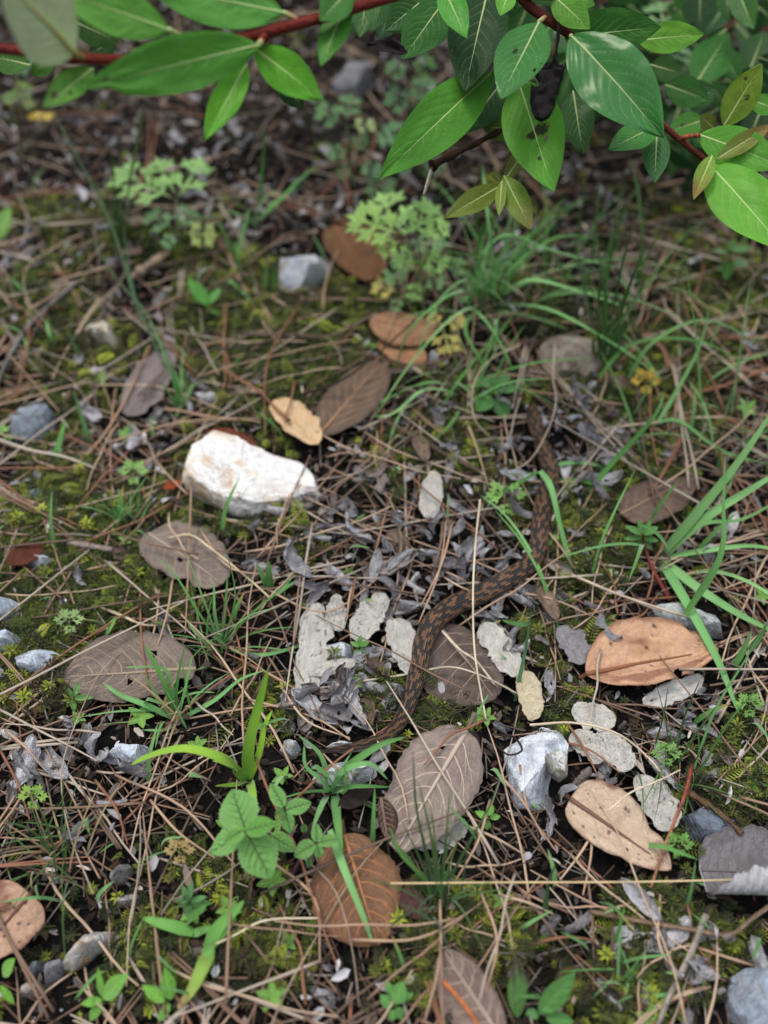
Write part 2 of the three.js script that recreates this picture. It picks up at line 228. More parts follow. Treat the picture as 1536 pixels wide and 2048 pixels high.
deadLeaf({ b: [1240, 1028], t: [1396, 952], e1: [1280, 966], e2: [1338, 1040], h: .012, col: [C(122, 102, 90), C(92, 76, 68)], vcol: C(150, 124, 106), label: 'brown triangular dead leaf right of the snake near the right grass tuft', form: { qb: .5, qt: .8, rag: .12, kv: 8 } });
deadLeaf({ b: [880, 1252], t: [990, 1398], e1: [842, 1370], e2: [985, 1300], h: .006, col: [C(112, 98, 90), C(84, 73, 67)], vcol: C(176, 156, 140), label: 'dark grey-brown dead leaf half under the snake body', form: { qb: .42, qt: .5, nv: 6, rag: .1 } });
deadLeaf({ b: [1010, 2090], t: [886, 1900], e1: [880, 2010], e2: [996, 1985], h: .012, col: [C(146, 126, 116), C(112, 96, 88)], vcol: C(186, 168, 152), label: 'grey-brown dead leaf at the bottom edge, right of centre', form: { qb: .6, qt: .5, nv: 7, rag: .1, kv: -5 } });
// pale, pitted leaf pieces
const PALE = [C(208, 204, 194), C(174, 169, 160)];
const palePiece = (b, t, e1, e2, label, x = {}) => deadLeaf({ b, t, e1, e2, h: .011, col: PALE, spots: 2.3, veins: false, nu: 44, nw: 24, label, name: 'leaf_fragment', cat: 'leaf fragment', ...x, form: { qb: .42, qt: .36, rag: .34, bites: [[.2 + (b[0] % 7) / 10, b[1] % 4 ? 1 : -1, .25, .06]], wave: .07, quilt: .01, nv: 6, kv: 6, ...x.form } });
palePiece([626, 1202], [602, 1390], [592, 1300], [662, 1290], 'pale pitted leaf strip left of the small white stone at centre');
palePiece([672, 1188], [676, 1262], [654, 1230], [694, 1222], 'pale pitted leaf fragment above the small white stone at centre');
palePiece([770, 1186], [714, 1284], [704, 1232], [768, 1238], 'pale pitted leaf fragment standing upper right of the small white stone');
palePiece([616, 1348], [712, 1324], [660, 1322], [664, 1348], 'narrow pale leaf strip under the small white stone', { form: { qb: .4, qt: .4 } });
palePiece([786, 1236], [832, 1352], [780, 1300], [834, 1262], 'pale curled leaf touching the left side of the snake', { spots: .2, form: { kv: -40 } });
palePiece([968, 1246], [1040, 1352], [975, 1310], [1024, 1280], 'white-grey leaf fragment with a dark left edge, right of the dark leaf under the snake', { spots: .4, form: { kv: 14 } });
palePiece([1048, 1342], [1066, 1440], [1034, 1390], [1084, 1382], 'cream leaf fragment above the large grey-white stone', { col: [C(214, 200, 170), C(186, 170, 142)], spots: .6 });
palePiece([1272, 1552], [1338, 1662], [1290, 1630], [1346, 1590], 'grey pitted leaf behind the pale tan leaf', { h: .008 });
palePiece([1286, 1408], [1404, 1352], [1318, 1372], [1362, 1404], 'white leaf sliver under the bright orange-tan leaf', { h: .006, spots: .1, col: [C(214, 210, 204), C(176, 172, 168)] });
palePiece([1144, 1418], [1232, 1440], [1172, 1458], [1200, 1410], 'pale grey torn leaf above right of the large grey-white stone', { spots: .3 });
palePiece([1146, 1462], [1206, 1524], [1156, 1508], [1196, 1476], 'pale grey leaf fragment right of the large grey-white stone, near its edge');
palePiece([1196, 1462], [1260, 1540], [1206, 1520], [1258, 1490], 'pale grey mossy leaf fragment, farther right of the large grey-white stone');
palePiece([870, 942], [858, 1036], [838, 990], [886, 985], 'pale leaf fragment left of the snake at mid height', { spots: .2 });
palePiece([1116, 1254], [1170, 1326], [1128, 1302], [1176, 1280], 'blue-grey small leaf left of the bright orange-tan leaf', { spots: 0, col: [C(150, 146, 148), C(118, 114, 116)] });
palePiece([252, 830], [330, 700], [262, 745], [338, 780], 'grey dead leaf standing in moss at upper left', { spots: 0, col: [C(146, 134, 132), C(112, 102, 102)] });
palePiece([826, 1690], [930, 1640], [880, 1705], [900, 1650], 'pale leaf edge under the largest grey-brown leaf', { h: .004, spots: .4 });
// dark withered leaves
deadLeaf({ b: [752, 1572], t: [676, 1612], e1: [700, 1580], e2: [720, 1612], h: .01, col: C(54, 44, 42), veins: false, nu: 30, nw: 16, label: 'black-brown shrivelled leaf between the grass and the largest leaf', form: { kv: 30, rag: .1 } });
deadLeaf({ b: [762, 1596], t: [776, 1684], e1: [756, 1640], e2: [796, 1632], h: .015, col: C(74, 56, 50), vcol: C(140, 116, 100), nu: 30, nw: 16, label: 'dark brown curled leaf on the left edge of the largest leaf', form: { kv: -35, rag: .08 } });
deadLeaf({ b: [808, 1776], t: [852, 1836], e1: [800, 1815], e2: [852, 1800], h: .008, col: C(96, 66, 66), veins: false, nu: 30, nw: 16, label: 'small purple-brown leaf beside the russet leaf', form: { kv: -22, rag: .1 } });
deadLeaf({ b: [412, 862], t: [516, 892], e1: [450, 852], e2: [470, 890], h: .016, col: [C(118, 64, 44), C(86, 46, 32)], veins: false, nu: 24, nw: 12, label: 'red-brown bark-like leaf behind the white stone', form: { kv: 30 } });
deadLeaf({ b: [326, 976], t: [362, 962], e1: [340, 962], e2: [348, 978], h: .012, col: [C(158, 76, 40), C(120, 56, 32)], veins: false, nu: 20, nw: 10, label: 'small orange-red leaf chip left of the white stone', form: { kv: 30 } });
deadLeaf({ b: [12, 1128], t: [88, 1092], e1: [46, 1092], e2: [54, 1128], h: .012, col: [C(104, 58, 44), C(76, 42, 32)], veins: false, nu: 24, nw: 12, label: 'red-brown leaf beside a small white stone at the left edge', form: { kv: 26 } });
// large rolled grey leaf at lower right
deadLeaf({ b: [1400, 1740], t: [1590, 1748], e1: [1480, 1660], e2: [1484, 1906], h: .006, hb: .008, ht: .012, col: [C(136, 132, 134), C(104, 100, 102)], vcol: C(90, 86, 86), label: 'big silvery curled leaf at the right edge, lower right', rib: .0008, flat: .05, up: V(0, 1, .1).normalize(), nw: 40, form: { qb: .3, qt: .3, kv: 20, kr: 84, peak: .5, under: C(214, 212, 214), twist: 10, rag: .2, nv: 9, quilt: .03 } });

// ------------------------------------------------------------------ stones
function stone(outline, hgt, cols, label, o = {}) {
  const { sd = outline[0][0] * 0.13 + outline[0][1] * 0.7, facets = 9, rough = 1, group, lift = 0, name = 'stone', detail = 4 } = o;
  const ym = outline.reduce((s, p) => s + p[1], 0) / outline.length, ys = outline.map(p => p[1]), y0 = Math.min(...ys), y1 = Math.max(...ys);
  const pts = outline.map(p => P(p[0], p[1], hgt * mix(0.72, 0.16, (p[1] - y0) / (y1 - y0 || 1)) + lift)), c = pts.reduce((s, p) => s.add(p), V(0, 0, 0)).multiplyScalar(1 / pts.length), gy = G(c.x, c.z) + lift;
  const poly = pts.map(p => { const x = p.x - c.x, z = p.z - c.z; return [Math.atan2(z, x), Math.hypot(x, z)]; }).sort((a, b) => a[0] - b[0]);
  const rad = a => { const n = poly.length; for (let k = 0; k < n; k++) { let [a0, r0] = poly[k], [a1, r1] = poly[(k + 1) % n], aa = a; if (k === n - 1) { a1 += 2 * Math.PI; if (aa < a0) aa += 2 * Math.PI; } if (aa >= a0 && aa <= a1) { const x0 = Math.cos(a0) * r0, z0 = Math.sin(a0) * r0, x1 = Math.cos(a1) * r1, z1 = Math.sin(a1) * r1, dx = Math.cos(aa), dz = Math.sin(aa), det = dx * (z1 - z0) - dz * (x1 - x0); return det ? (x0 * (z1 - z0) - z0 * (x1 - x0)) / det : r0; } } return poly[0][1]; };
  const rm = poly.reduce((s, p) => s + p[1], 0) / poly.length;
  reseed(Math.floor(sd * 31) % 9973 + 3);
  const planes = []; for (let k = 0; k < facets; k++) { const a = R(0, 6.28), e = R(o.emin ?? 0.15, 1.45); planes.push([V(Math.cos(a) * Math.cos(e), Math.sin(e), Math.sin(a) * Math.cos(e)), R(0.66, 0.93)]); }
  let g = new THREE.IcosahedronGeometry(1, Math.round(detail * 5.4)); const b = new MB(), pos = g.attributes.position, map = new Map(), idx = [];
  for (let k = 0; k < pos.count; k++) {
    const key = [pos.getX(k), pos.getY(k), pos.getZ(k)].map(x => Math.round(x * 1e5)).join();
    let id = map.get(key);
    if (id === undefined) {
      const d = V(pos.getX(k), pos.getY(k), pos.getZ(k)).normalize(); let q = d.clone();
      const fl = Math.max(Math.abs(d.y), Math.hypot(d.x, d.z)); q.divideScalar(mix(1, fl, 0.55)); // boxier than a ball
      for (const [n, dist] of planes) { const s = q.dot(n) - dist; if (s > 0) q.addScaledVector(n, -s * 0.92); }
      const nz = 0.07 * fbm(d.x * 2.6 + sd, d.y * 2.6, d.z * 2.6, 4) + 0.03 * Math.abs(fbm(d.x * 7 + sd, d.y * 7, d.z * 7, 3)) + 0.012 * noise(d.x * 26, d.y * 26 + sd, d.z * 26); q.multiplyScalar(1 + nz * rough);
      const rr = rad(Math.atan2(d.z, d.x)) * 1.02, x = q.x * rr, z = q.z * rr, y = q.y > 0 ? q.y * hgt : q.y * hgt * 0.5;
      const n1 = fbm(d.x * 2.2 + sd, d.y * 2.2, d.z * 2.2 + sd, 4), n2 = fbm(x * 420 + sd, y * 420, z * 420, 3);
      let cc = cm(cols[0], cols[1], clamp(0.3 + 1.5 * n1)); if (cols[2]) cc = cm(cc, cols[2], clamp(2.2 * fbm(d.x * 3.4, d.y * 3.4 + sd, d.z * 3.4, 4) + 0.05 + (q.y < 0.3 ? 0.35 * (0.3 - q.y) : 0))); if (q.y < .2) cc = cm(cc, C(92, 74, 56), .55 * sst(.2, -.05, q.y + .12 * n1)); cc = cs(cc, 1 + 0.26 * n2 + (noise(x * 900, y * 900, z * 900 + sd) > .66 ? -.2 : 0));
      id = b.v(x, y, z, cc, x + y * 0.6, z + y * 0.8); map.set(key, id);
    }
    idx.push(id);
  }
  for (let k = 0; k < idx.length; k += 3) b.t(idx[k], idx[k + 1], idx[k + 2]);
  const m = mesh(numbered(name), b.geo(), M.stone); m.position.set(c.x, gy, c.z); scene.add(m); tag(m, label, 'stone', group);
  masks.push([c.x, c.z, rm * 0.92, true]); return m;
}
const W1 = C(240, 238, 236), WB = C(196, 206, 220), TAN1 = C(206, 180, 150), GB = C(166, 176, 190), GD = C(110, 118, 128);
stone([[372, 965], [378, 920], [424, 872], [470, 874], [540, 896], [604, 914], [624, 940], [634, 976], [570, 996], [500, 1024], [466, 1022], [420, 1002], [376, 984]], .026, [C(250, 247, 241), C(242, 240, 237), C(216, 188, 154)], 'large white quartz stone with tan stains at middle left', { detail: 6, facets: 4, emin: 1 });
stone([[556, 545], [566, 510], [598, 484], [640, 496], [662, 524], [650, 550], [604, 586], [562, 578]], .03, [C(190, 194, 202), C(160, 166, 176), C(150, 146, 130)], 'pale grey stone in the upper middle beside the rusty leaf');
stone([[1010, 1484], [1040, 1466], [1090, 1438], [1122, 1450], [1138, 1490], [1136, 1520], [1108, 1544], [1100, 1590], [1086, 1616], [1030, 1612], [1020, 1540]], .022, [C(220, 227, 237), C(240, 243, 246), C(168, 175, 186)], 'large blocky grey-white stone right of the largest dead leaf', { facets: 5, detail: 6 });
stone([[1096, 1500], [1118, 1488], [1144, 1518], [1140, 1540], [1124, 1554], [1106, 1540]], .016, [C(206, 208, 206), C(226, 226, 222), C(176, 160, 132)], 'small crystalline stone resting on the right edge of the large grey-white stone', { lift: .02, detail: 4 });
stone([[620, 1556], [650, 1524], [700, 1506], [756, 1516], [772, 1536], [760, 1556], [706, 1574], [650, 1572]], .02, [C(228, 232, 234), C(200, 206, 210), C(160, 156, 146)], 'flat crumbly white stone below the snake tail tip');
stone([[652, 1496], [676, 1480], [720, 1478], [744, 1490], [716, 1500], [680, 1504]], .014, [C(226, 227, 228), C(196, 198, 200), C(168, 158, 140)], 'white stone behind the snake tail tip');
stone([[558, 1496], [566, 1474], [588, 1472], [600, 1490], [594, 1512], [572, 1516]], .014, [C(206, 208, 210), C(176, 180, 186), C(176, 160, 130)], 'small round whitish stone left of the snake tail tip', { detail: 4 });
stone([[218, 1506], [244, 1482], [288, 1474], [302, 1494], [296, 1534], [244, 1540]], .02, [C(200, 210, 225), C(224, 229, 237), C(152, 156, 162)], 'blue-white stone left of the bright green blades');
stone([[640, 1318], [652, 1286], [684, 1268], [708, 1278], [712, 1304], [690, 1324], [656, 1330]], .018, [C(226, 231, 238), C(208, 215, 224), C(180, 180, 180)], 'small white stone among the pale pitted leaf pieces', { detail: 4 });
stone([[-30, 1200], [0, 1184], [30, 1192], [42, 1222], [20, 1246], [-30, 1244]], .02, [C(200, 211, 226), C(224, 231, 239), C(160, 166, 174)], 'blue-white stone at the left edge, top of three');
stone([[-30, 1260], [14, 1250], [46, 1270], [40, 1292], [4, 1304], [-30, 1296]], .016, [C(198, 209, 226), C(222, 229, 238), C(152, 158, 166)], 'blue-white stone at the left edge, middle of three');
stone([[18, 1310], [50, 1288], [84, 1288], [128, 1312], [120, 1330], [84, 1352], [40, 1338]], .016, [C(208, 217, 230), C(186, 195, 210), C(146, 150, 158)], 'blue-white knobbly stone touching the oval grey-brown leaf');
stone([[50, 1126], [64, 1102], [92, 1098], [104, 1116], [92, 1136], [64, 1140]], .016, [C(216, 220, 224), C(190, 196, 204), C(160, 156, 150)], 'small white stone beside the red-brown leaf at left', { detail: 4 });
stone([[126, 1936], [150, 1896], [190, 1858], [224, 1850], [222, 1872], [190, 1902], [150, 1940]], .02, [C(202, 196, 186), C(176, 178, 184), C(196, 160, 122)], 'long tan and white stone at lower left');
stone([[40, 1976], [60, 1962], [84, 1968], [86, 1986], [64, 1996], [44, 1992]], .014, [C(176, 166, 156), C(150, 144, 140), C(166, 140, 116)], 'smooth tan pebble, lowest of the lower-left pebbles', { detail: 4, rough: .3, facets: 3 });
stone([[84, 1952], [96, 1922], [120, 1914], [126, 1930], [116, 1958], [94, 1976]], .014, [C(140, 138, 140), C(110, 110, 114)], 'grey pebble beside the long tan and white stone', { detail: 4, rough: .5, facets: 4 });
stone([[54, 1946], [66, 1924], [84, 1918], [84, 1940], [70, 1954]], .01, [C(126, 132, 138), C(100, 106, 110)], 'small dark grey pebble at lower left', { detail: 3, rough: .5, facets: 4 });
stone([[1464, 1996], [1480, 1944], [1506, 1926], [1570, 1926], [1600, 1990], [1570, 2070], [1486, 2064], [1466, 2030]], .026, [C(160, 172, 188), C(186, 196, 208), C(130, 138, 148)], 'large blue-grey stone in the lower right corner', { facets: 5, detail: 6, rough: .6 });
stone([[1366, 1640], [1388, 1612], [1440, 1606], [1480, 1630], [1476, 1674], [1420, 1696], [1376, 1678]], .014, [C(120, 130, 144), C(96, 104, 116), C(80, 84, 90)], 'dark blue-grey flat stone right of the pale tan leaf');
stone([[8, 844], [36, 806], [76, 790], [108, 818], [104, 856], [76, 884], [28, 880]], .02, [C(140, 150, 162), C(118, 126, 138), C(100, 104, 106)], 'blue-grey stone at upper left near the edge');
stone([[-16, 1776], [8, 1760], [34, 1764], [36, 1778], [12, 1790], [-14, 1790]], .014, [C(206, 178, 160), C(180, 150, 130)], 'pinkish pebble above the tan leaf at the left edge', { detail: 4, rough: .5 });
stone([[216, 1744], [230, 1722], [252, 1718], [262, 1736], [250, 1764], [226, 1770]], .014, [C(150, 146, 146), C(122, 120, 122), C(110, 100, 90)], 'grey pebble above the long tan and white stone, upper of two', { detail: 4 });
stone([[236, 1808], [250, 1788], [276, 1786], [276, 1806], [256, 1816]], .012, [C(170, 166, 164), C(140, 136, 136)], 'pale pebble above the long tan and white stone, lower of two', { detail: 4 });
stone([[1300, 1206], [1340, 1196], [1400, 1206], [1450, 1240], [1452, 1272], [1410, 1268], [1350, 1240]], .018, [C(176, 184, 188), C(206, 208, 206), C(120, 120, 112)], 'rough pale stone behind the bright orange-tan leaf');
stone([[664, 168], [680, 136], [720, 126], [750, 140], [742, 166], [706, 192]], .034, [C(146, 146, 152), C(120, 120, 126), C(104, 100, 96)], 'grey stone at the top middle below the branch');
stone([[160, 650], [178, 636], [220, 634], [236, 652], [234, 700], [214, 690], [190, 668]], .022, [C(208, 202, 186), C(184, 176, 160), C(160, 146, 122)], 'cream angular stone in moss at upper left');
stone([[1080, 690], [1094, 656], [1150, 640], [1226, 648], [1246, 676], [1216, 720], [1170, 762], [1120, 752], [1090, 720]], .03, [C(142, 132, 120), C(116, 106, 96), C(170, 164, 154)], 'tan-grey stone behind the upright grass tuft', { detail: 6 });
stone([[52, 988], [66, 972], [86, 974], [90, 992], [68, 1000]], .01, [C(150, 162, 170), C(120, 130, 138)], 'small blue-grey stone at the left edge above the red-brown leaf', { detail: 3 });

// ------------------------------------------------------------------ the snake
{
  const spine = [[1067, 806, 4], [1067, 814, 16], [1068, 826, 27], [1070, 840, 31], [1073, 856, 29], [1078, 874, 26], [1087, 900, 33], [1098, 930, 36], [1100, 955, 36], [1092, 985, 35], [1084, 1020, 36], [1080, 1060, 37], [1076, 1095, 38], [1056, 1130, 40], [1014, 1160, 42], [960, 1188, 44], [908, 1212, 44], [868, 1244, 43], [846, 1288, 40], [836, 1342, 38], [820, 1396, 35], [802, 1440, 30], [774, 1470, 24], [728, 1488, 18], [684, 1497, 13], [646, 1503, 8], [612, 1512, 2]];
  const pts = [], rad = [];
  for (const [x, y, w] of spine) { const q = P(x, y, 0.006), z = toPx(q)[2], r = w / 2 / FPX * z; pts.push(P(x, y, r * 0.85 + (w < 20 && y > 1400 ? 0.013 : w < 26 && y > 1400 ? 0.009 : 0.005))); rad.push(r); }
  const cv = new THREE.CatmullRomCurve3(pts, false, 'centripetal'), N = 520, S = 28, b = new MB(), n = pts.length - 1; let nrm = V(0, 1, 0), len = 0, last = null; const lens = [];
  for (let k = 0; k <= N; k++) {
    const t = k / N, p = cv.getPoint(t), T = cv.getTangent(t); if (last) len += p.distanceTo(last); last = p; lens.push(len);
    const i = Math.min(n - 1, Math.floor(t * n)), f = t * n - i, r = mix(rad[i], rad[i + 1], f * f * (3 - 2 * f)), head = t * n < 4.5 ? 0.72 : 0.9;
    nrm = V(0, 1, 0).addScaledVector(T, -T.y).normalize(); const B = T.clone().cross(nrm);
    for (let s = 0; s <= S; s++) { const a = s / S * Math.PI * 2, x = -Math.cos(a) * r * head * (Math.cos(a) > 0.3 ? 0.8 : 1), y = Math.sin(a) * r; b.v(p.x + nrm.x * x + B.x * y, p.y + nrm.y * x + B.y * y, p.z + nrm.z * x + B.z * y, [1, 1, 1], s / S, 0); }
  }
  for (let k = 0; k <= N; k++) for (let s = 0; s <= S; s++) b.u[(k * (S + 1) + s) * 2 + 1] = lens[k] / len;
  for (let k = 0; k < N; k++) for (let s = 0; s < S; s++) { const a = k * (S + 1) + s; b.q(a, a + 1, a + S + 2, a + S + 1); }
  // skin: keeled scales in rows; each scale takes one colour from a pattern of paired dark blotches and an orange zigzag
  const TW = 384, TH = 2048, rows = 26, period = 0.0057, cols = 150 * len / 0.55, orange = C(118, 82, 52), dark = C(30, 25, 23), flank = C(66, 50, 41), belly = C(112, 96, 84);
  const pat = (a, s) => { // a: -1..1 round the back (0 spine), s metres
    const ph = s / period, r1 = Math.abs(a), side = a < 0 ? 0 : 0.5, zig = 0.09 * (Math.abs(((ph + 0.25) % 1) * 2 - 1) * 2 - 1);
    const w = ((ph + side) % 1) - 0.5; let c = orange;
    const bl = Math.hypot((Math.abs(a - zig) - 0.18) / 0.145, (w + (r1 - .2) * 0.9) / 0.4); if (bl < 1) c = dark;
    const w2 = ((ph + side + 0.5) % 1) - 0.5; if (r1 > 0.36) { c = cm(orange, flank, sst(0.36, 0.5, r1)); if (Math.hypot((r1 - 0.47) / 0.1, (w2 - 0.1) / 0.34) < 1) c = dark; if (r1 > 0.58) c = cm(flank, Math.sin(ph * 6.28 * 1.5) > 0.2 ? dark : flank, 0.7); if (r1 > 0.78) c = belly; }
    return c;
  };
  const info = (i, j) => { const fa = i / TW * rows, s0 = j / TH * cols, ro = Math.round(fa), off = (ro & 1) * 0.5, si = Math.round(s0 - off) , ca = ro / rows, cse = (si + off) / cols; return [ca, cse, fa - ro, s0 - off - si, ro, si]; };
  const lin2 = v => Math.pow(clamp(v), 1 / 2.2) * 255;
  const skin = dataTex(TW, TH, (i, j) => { const [ca, ce, da, ds, ro, si] = info(i, j), hj = h3(ro, si, 5), a = (ca * 2 - 1); let c = pat(a + (hj - .5) * 0.04, ce * len + (h3(si, ro, 9) - .5) * 0.0006); c = cs(c, 0.88 + 0.24 * hj); const e = Math.max(Math.abs(da), Math.abs(ds)); if (e > 0.4) c = cs(c, 0.72); return [lin2(c[0]), lin2(c[1]), lin2(c[2])]; }, true);
  const bump = dataTex(TW, TH, (i, j) => { const [, , da, ds] = info(i, j), v = 255 * clamp(1 - 1.5 * Math.hypot(da, ds * 0.9) + (Math.abs(da) < 0.12 ? 0.3 : 0)); return [v, v, v]; });
  skin.wrapT = THREE.ClampToEdgeWrapping;
  const mat = new THREE.MeshPhysicalMaterial({ map: skin, bumpMap: bump, bumpScale: 0.0007, roughness: 0.6, clearcoat: 0.1, clearcoatRoughness: 0.5 }); mat.name = 'snake_skin';
  const pos = pts[3].clone(), sn = single('snake', 'slender brown snake with dark zigzag blotches winding through the litter', 'snake', b.geo(), mat, pos);
  const eyeMat = new THREE.MeshPhysicalMaterial({ color: new THREE.Color().setRGB(0.015, 0.012, 0.01), roughness: 0.2 });
  const T = cv.getTangent(0.09), Bx = T.clone().cross(UPV).normalize();
  for (const s of [-1, 1]) { const e = mesh('eye', new THREE.SphereGeometry(0.0012, 14, 10), eyeMat); e.position.copy(cv.getPoint(2.2 / n)).addScaledVector(Bx, s * rad[2] * 0.92).addScaledVector(UPV, rad[2] * 0.3).sub(pos); sn.add(e); }
  for (let k = 0; k < 40; k++) { const p = cv.getPoint(k / 39); masks.push([p.x, p.z, rad[Math.round(k / 39 * n)] * 1.05, true]); }
}

// ------------------------------------------------------------------ grass
const GREENS = [C(120, 180, 104), C(106, 168, 84), C(134, 190, 114), C(90, 150, 66)];
function bladeGeo(pts, w, col, tipCol, fold = 0.35, seg = 14, twist = 0) { // ribbon with a crease, tapered to its tip
  const b = new MB(), cv = new THREE.CatmullRomCurve3(pts, false, 'centripetal'), tint = R(0.85, 1.15);
  for (let k = 0; k <= seg; k++) {
    const t = k / seg, p = cv.getPoint(t), T = cv.getTangent(t); let S = T.clone().cross(Math.abs(T.y) > 0.97 ? V(0, 0, 1) : UPV).normalize(); S.applyAxisAngle(T, twist * t + 0.25); const Nn = S.clone().cross(T).normalize();
    const ww = w * 0.66 * Math.min(1, 0.6 + t * 2.2) * Math.pow(1 - t, 0.5) + 0.00004, c = cs(cm(col, tipCol || col, sst(0.55, 1, t)), tint * (0.92 + 0.16 * noise(t * 6, w * 9e3, 2)));
    for (const s of [-1, 0, 1]) b.v(p.x + S.x * s * ww - Nn.x * Math.abs(s) * ww * -fold, p.y + S.y * s * ww + Nn.y * Math.abs(s) * ww * fold, p.z + S.z * s * ww + Nn.z * Math.abs(s) * ww * fold, s ? c : cs(c, 1.12), s * ww, t);
  }
  for (let k = 0; k < seg; k++) for (let s = 0; s < 2; s++) { const a = k * 3 + s; b.q(a, a + 1, a + 4, a + 3); }
  return b.geo();
}
// blades: [[px, py, h], ...] along the blade, then width in mm
function tuft(label, base, blades, extra = {}, name = 'grass_tuft', cat = 'grass tuft') {
  reseed(Math.floor(base[0] * 3 + base[1]));
  const o = P(base[0], base[1]), root = thing(name, label, cat, o, extra.group), pal = extra.pal || GREENS;
  for (const bl of blades) { const w = bl[bl.length - 1], pts = bl.slice(0, -1).map(q => P(q[0], q[1], q[2] ?? 0)); part(root, 'blade', bladeGeo(pts, w / 1000, pick(pal), extra.tip, .3, 16, R(-.6, .6)), M.grass); }
  const { n = 0, len = .05, lean = .6, w = 1.2, spread = .006, dry = 0 } = extra;
  for (let k = 0; k < n; k++) {
    const a = R(0, 6.283), l = len * R(.5, 1.15), le = lean * R(.2, 1.3), p0 = o.clone().add(V(gauss() * spread, 0, gauss() * spread)); p0.y = G(p0.x, p0.z) - .002;
    const dx = Math.cos(a) * le, dz = Math.sin(a) * le, pts = [p0]; for (let s = 1; s <= 4; s++) { const t = s / 4; pts.push(V(p0.x + dx * l * t * (0.5 + .6 * t), Math.max(p0.y + l * (t - .42 * le * t * t * t) * Math.sqrt(Math.max(.08, 1 - .5 * le * le)), G(p0.x, p0.z) + .004), p0.z + dz * l * t * (.5 + .6 * t))); }
    const d = rnd() < dry; part(root, 'blade', bladeGeo(pts, w / 1000 * R(.6, 1.2), d ? C(176, 156, 112) : pick(pal), d ? null : extra.tip, .3, 10, R(-1, 1)), M.grass);
  }
  return root;
}
tuft('arching grass tuft in the centre top, blades falling to the left', [985, 600], [[[985, 600, 0], [960, 520, .05], [1010, 470, .07], [1100, 500, .06], [1250, 540, .04], 3], [[980, 605, 0], [900, 640, .04], [820, 730, .03], [745, 840, .008], 3], [[975, 600, 0], [900, 590, .06], [820, 660, .05], [790, 740, .02], 2.6], [[990, 605, 0], [985, 520, .06], [975, 430, .09], [965, 330, .1], 3], [[985, 605, 0], [1060, 560, .05], [1150, 580, .05], [1270, 620, .03], 3], [[990, 610, 0], [1100, 620, .04], [1230, 690, .03], [1330, 760, .02], 2.8], [[985, 605, 0], [930, 660, .03], [960, 720, .02], [975, 745, .01], 2.4], [[960, 600, 0], [930, 560, .04], [880, 600, .04], [830, 720, .015], 2.4], [[1000, 600, 0], [1020, 540, .05], [1100, 480, .06], [1180, 470, .05], 2.6]], { n: 34, len: .1, lean: .95, w: 2.6, spread: .02 });
tuft('grass tuft with blades sagging left across the middle', [930, 790], [[[935, 790, 0], [860, 765, .03], [770, 800, .01], [690, 850, .004], 2.6], [[935, 795, 0], [850, 780, .02], [780, 830, .01], [700, 830, .004], 2.4], [[930, 800, 0], [900, 850, .012], [860, 890, .004], 2.4], [[900, 780, 0], [830, 790, .03], [790, 850, .01], [770, 930, .003], 2]], { n: 24, len: .07, lean: 1.1, w: 1.9, spread: .016, dry: .15 });
tuft('tall upright grass tuft in front of the tan-grey stone', [1205, 740], [[[1200, 745, 0], [1205, 640, .04], [1225, 480, .1], [1240, 360, .14], 2.4], [[1210, 745, 0], [1195, 640, .04], [1200, 540, .08], [1190, 450, .1], 2.4], [[1205, 745, 0], [1225, 620, .05], [1260, 470, .1], [1300, 380, .13], 2], [[1215, 745, 0], [1235, 660, .04], [1300, 560, .06], [1360, 480, .07], 2], [[1195, 745, 0], [1180, 640, .05], [1165, 560, .07], [1150, 480, .09], 2]], { n: 18, len: .1, lean: .3, w: 1.8, spread: .007, pal: [C(70, 116, 40), C(56, 98, 34), C(90, 136, 54), C(78, 128, 60)] });
tuft('long-bladed grass tuft at the right edge, blades leaning right', [1322, 1112], [[[1322, 1112, 0], [1400, 1020, .04], [1480, 920, .07], [1560, 800, .1], 5.2], [[1326, 1114, 0], [1420, 1030, .04], [1500, 980, .05], [1580, 930, .05], 5], [[1322, 1116, 0], [1420, 1100, .02], [1500, 1092, .02], [1580, 1104, .01], 3], [[1318, 1118, 0], [1370, 1200, .02], [1440, 1330, .014], [1478, 1428, .008], 4.8], [[1322, 1118, 0], [1400, 1180, .02], [1480, 1230, .02], [1560, 1270, .01], 5], [[1370, 1230, .02], [1440, 1110, .05], [1446, 1000, .06], [1450, 900, .07], 3.6], [[1328, 1112, 0], [1400, 1050, .02], [1480, 1040, .02], [1560, 1000, .02], 2.6]], { n: 6, len: .08, lean: 1, w: 3.4, spread: .014 });
tuft('thin crossing grass blades at the right among moss', [1400, 860], [[[1240, 790, 0], [1300, 690, .04], [1400, 640, .05], [1540, 700, .02], 2.2], [[1180, 780, 0], [1260, 690, .03], [1390, 680, .04], [1480, 720, .03], 2.4], [[1300, 870, 0], [1360, 770, .03], [1400, 690, .05], [1420, 610, .07], 2.4], [[1410, 890, 0], [1400, 780, .04], [1390, 660, .07], [1370, 520, .1], 2.2], [[1290, 930, 0], [1240, 780, .02], [1200, 700, .03], 2], [[1280, 860, 0], [1350, 840, .02], [1440, 900, .01], [1540, 930, .006], 2.2], [[1460, 840, 0], [1480, 700, .05], [1500, 560, .09], 2], [[1150, 1010, 0], [1230, 920, .02], [1310, 830, .05], [1330, 780, .05], 3], [[1110, 930, .006], [1160, 925, .01], [1250, 945, .006], 2.6], [[1120, 960, .006], [1180, 965, .01], [1260, 1000, .004], 3]], { n: 14, len: .07, lean: .9, w: 1.9, spread: .055 });
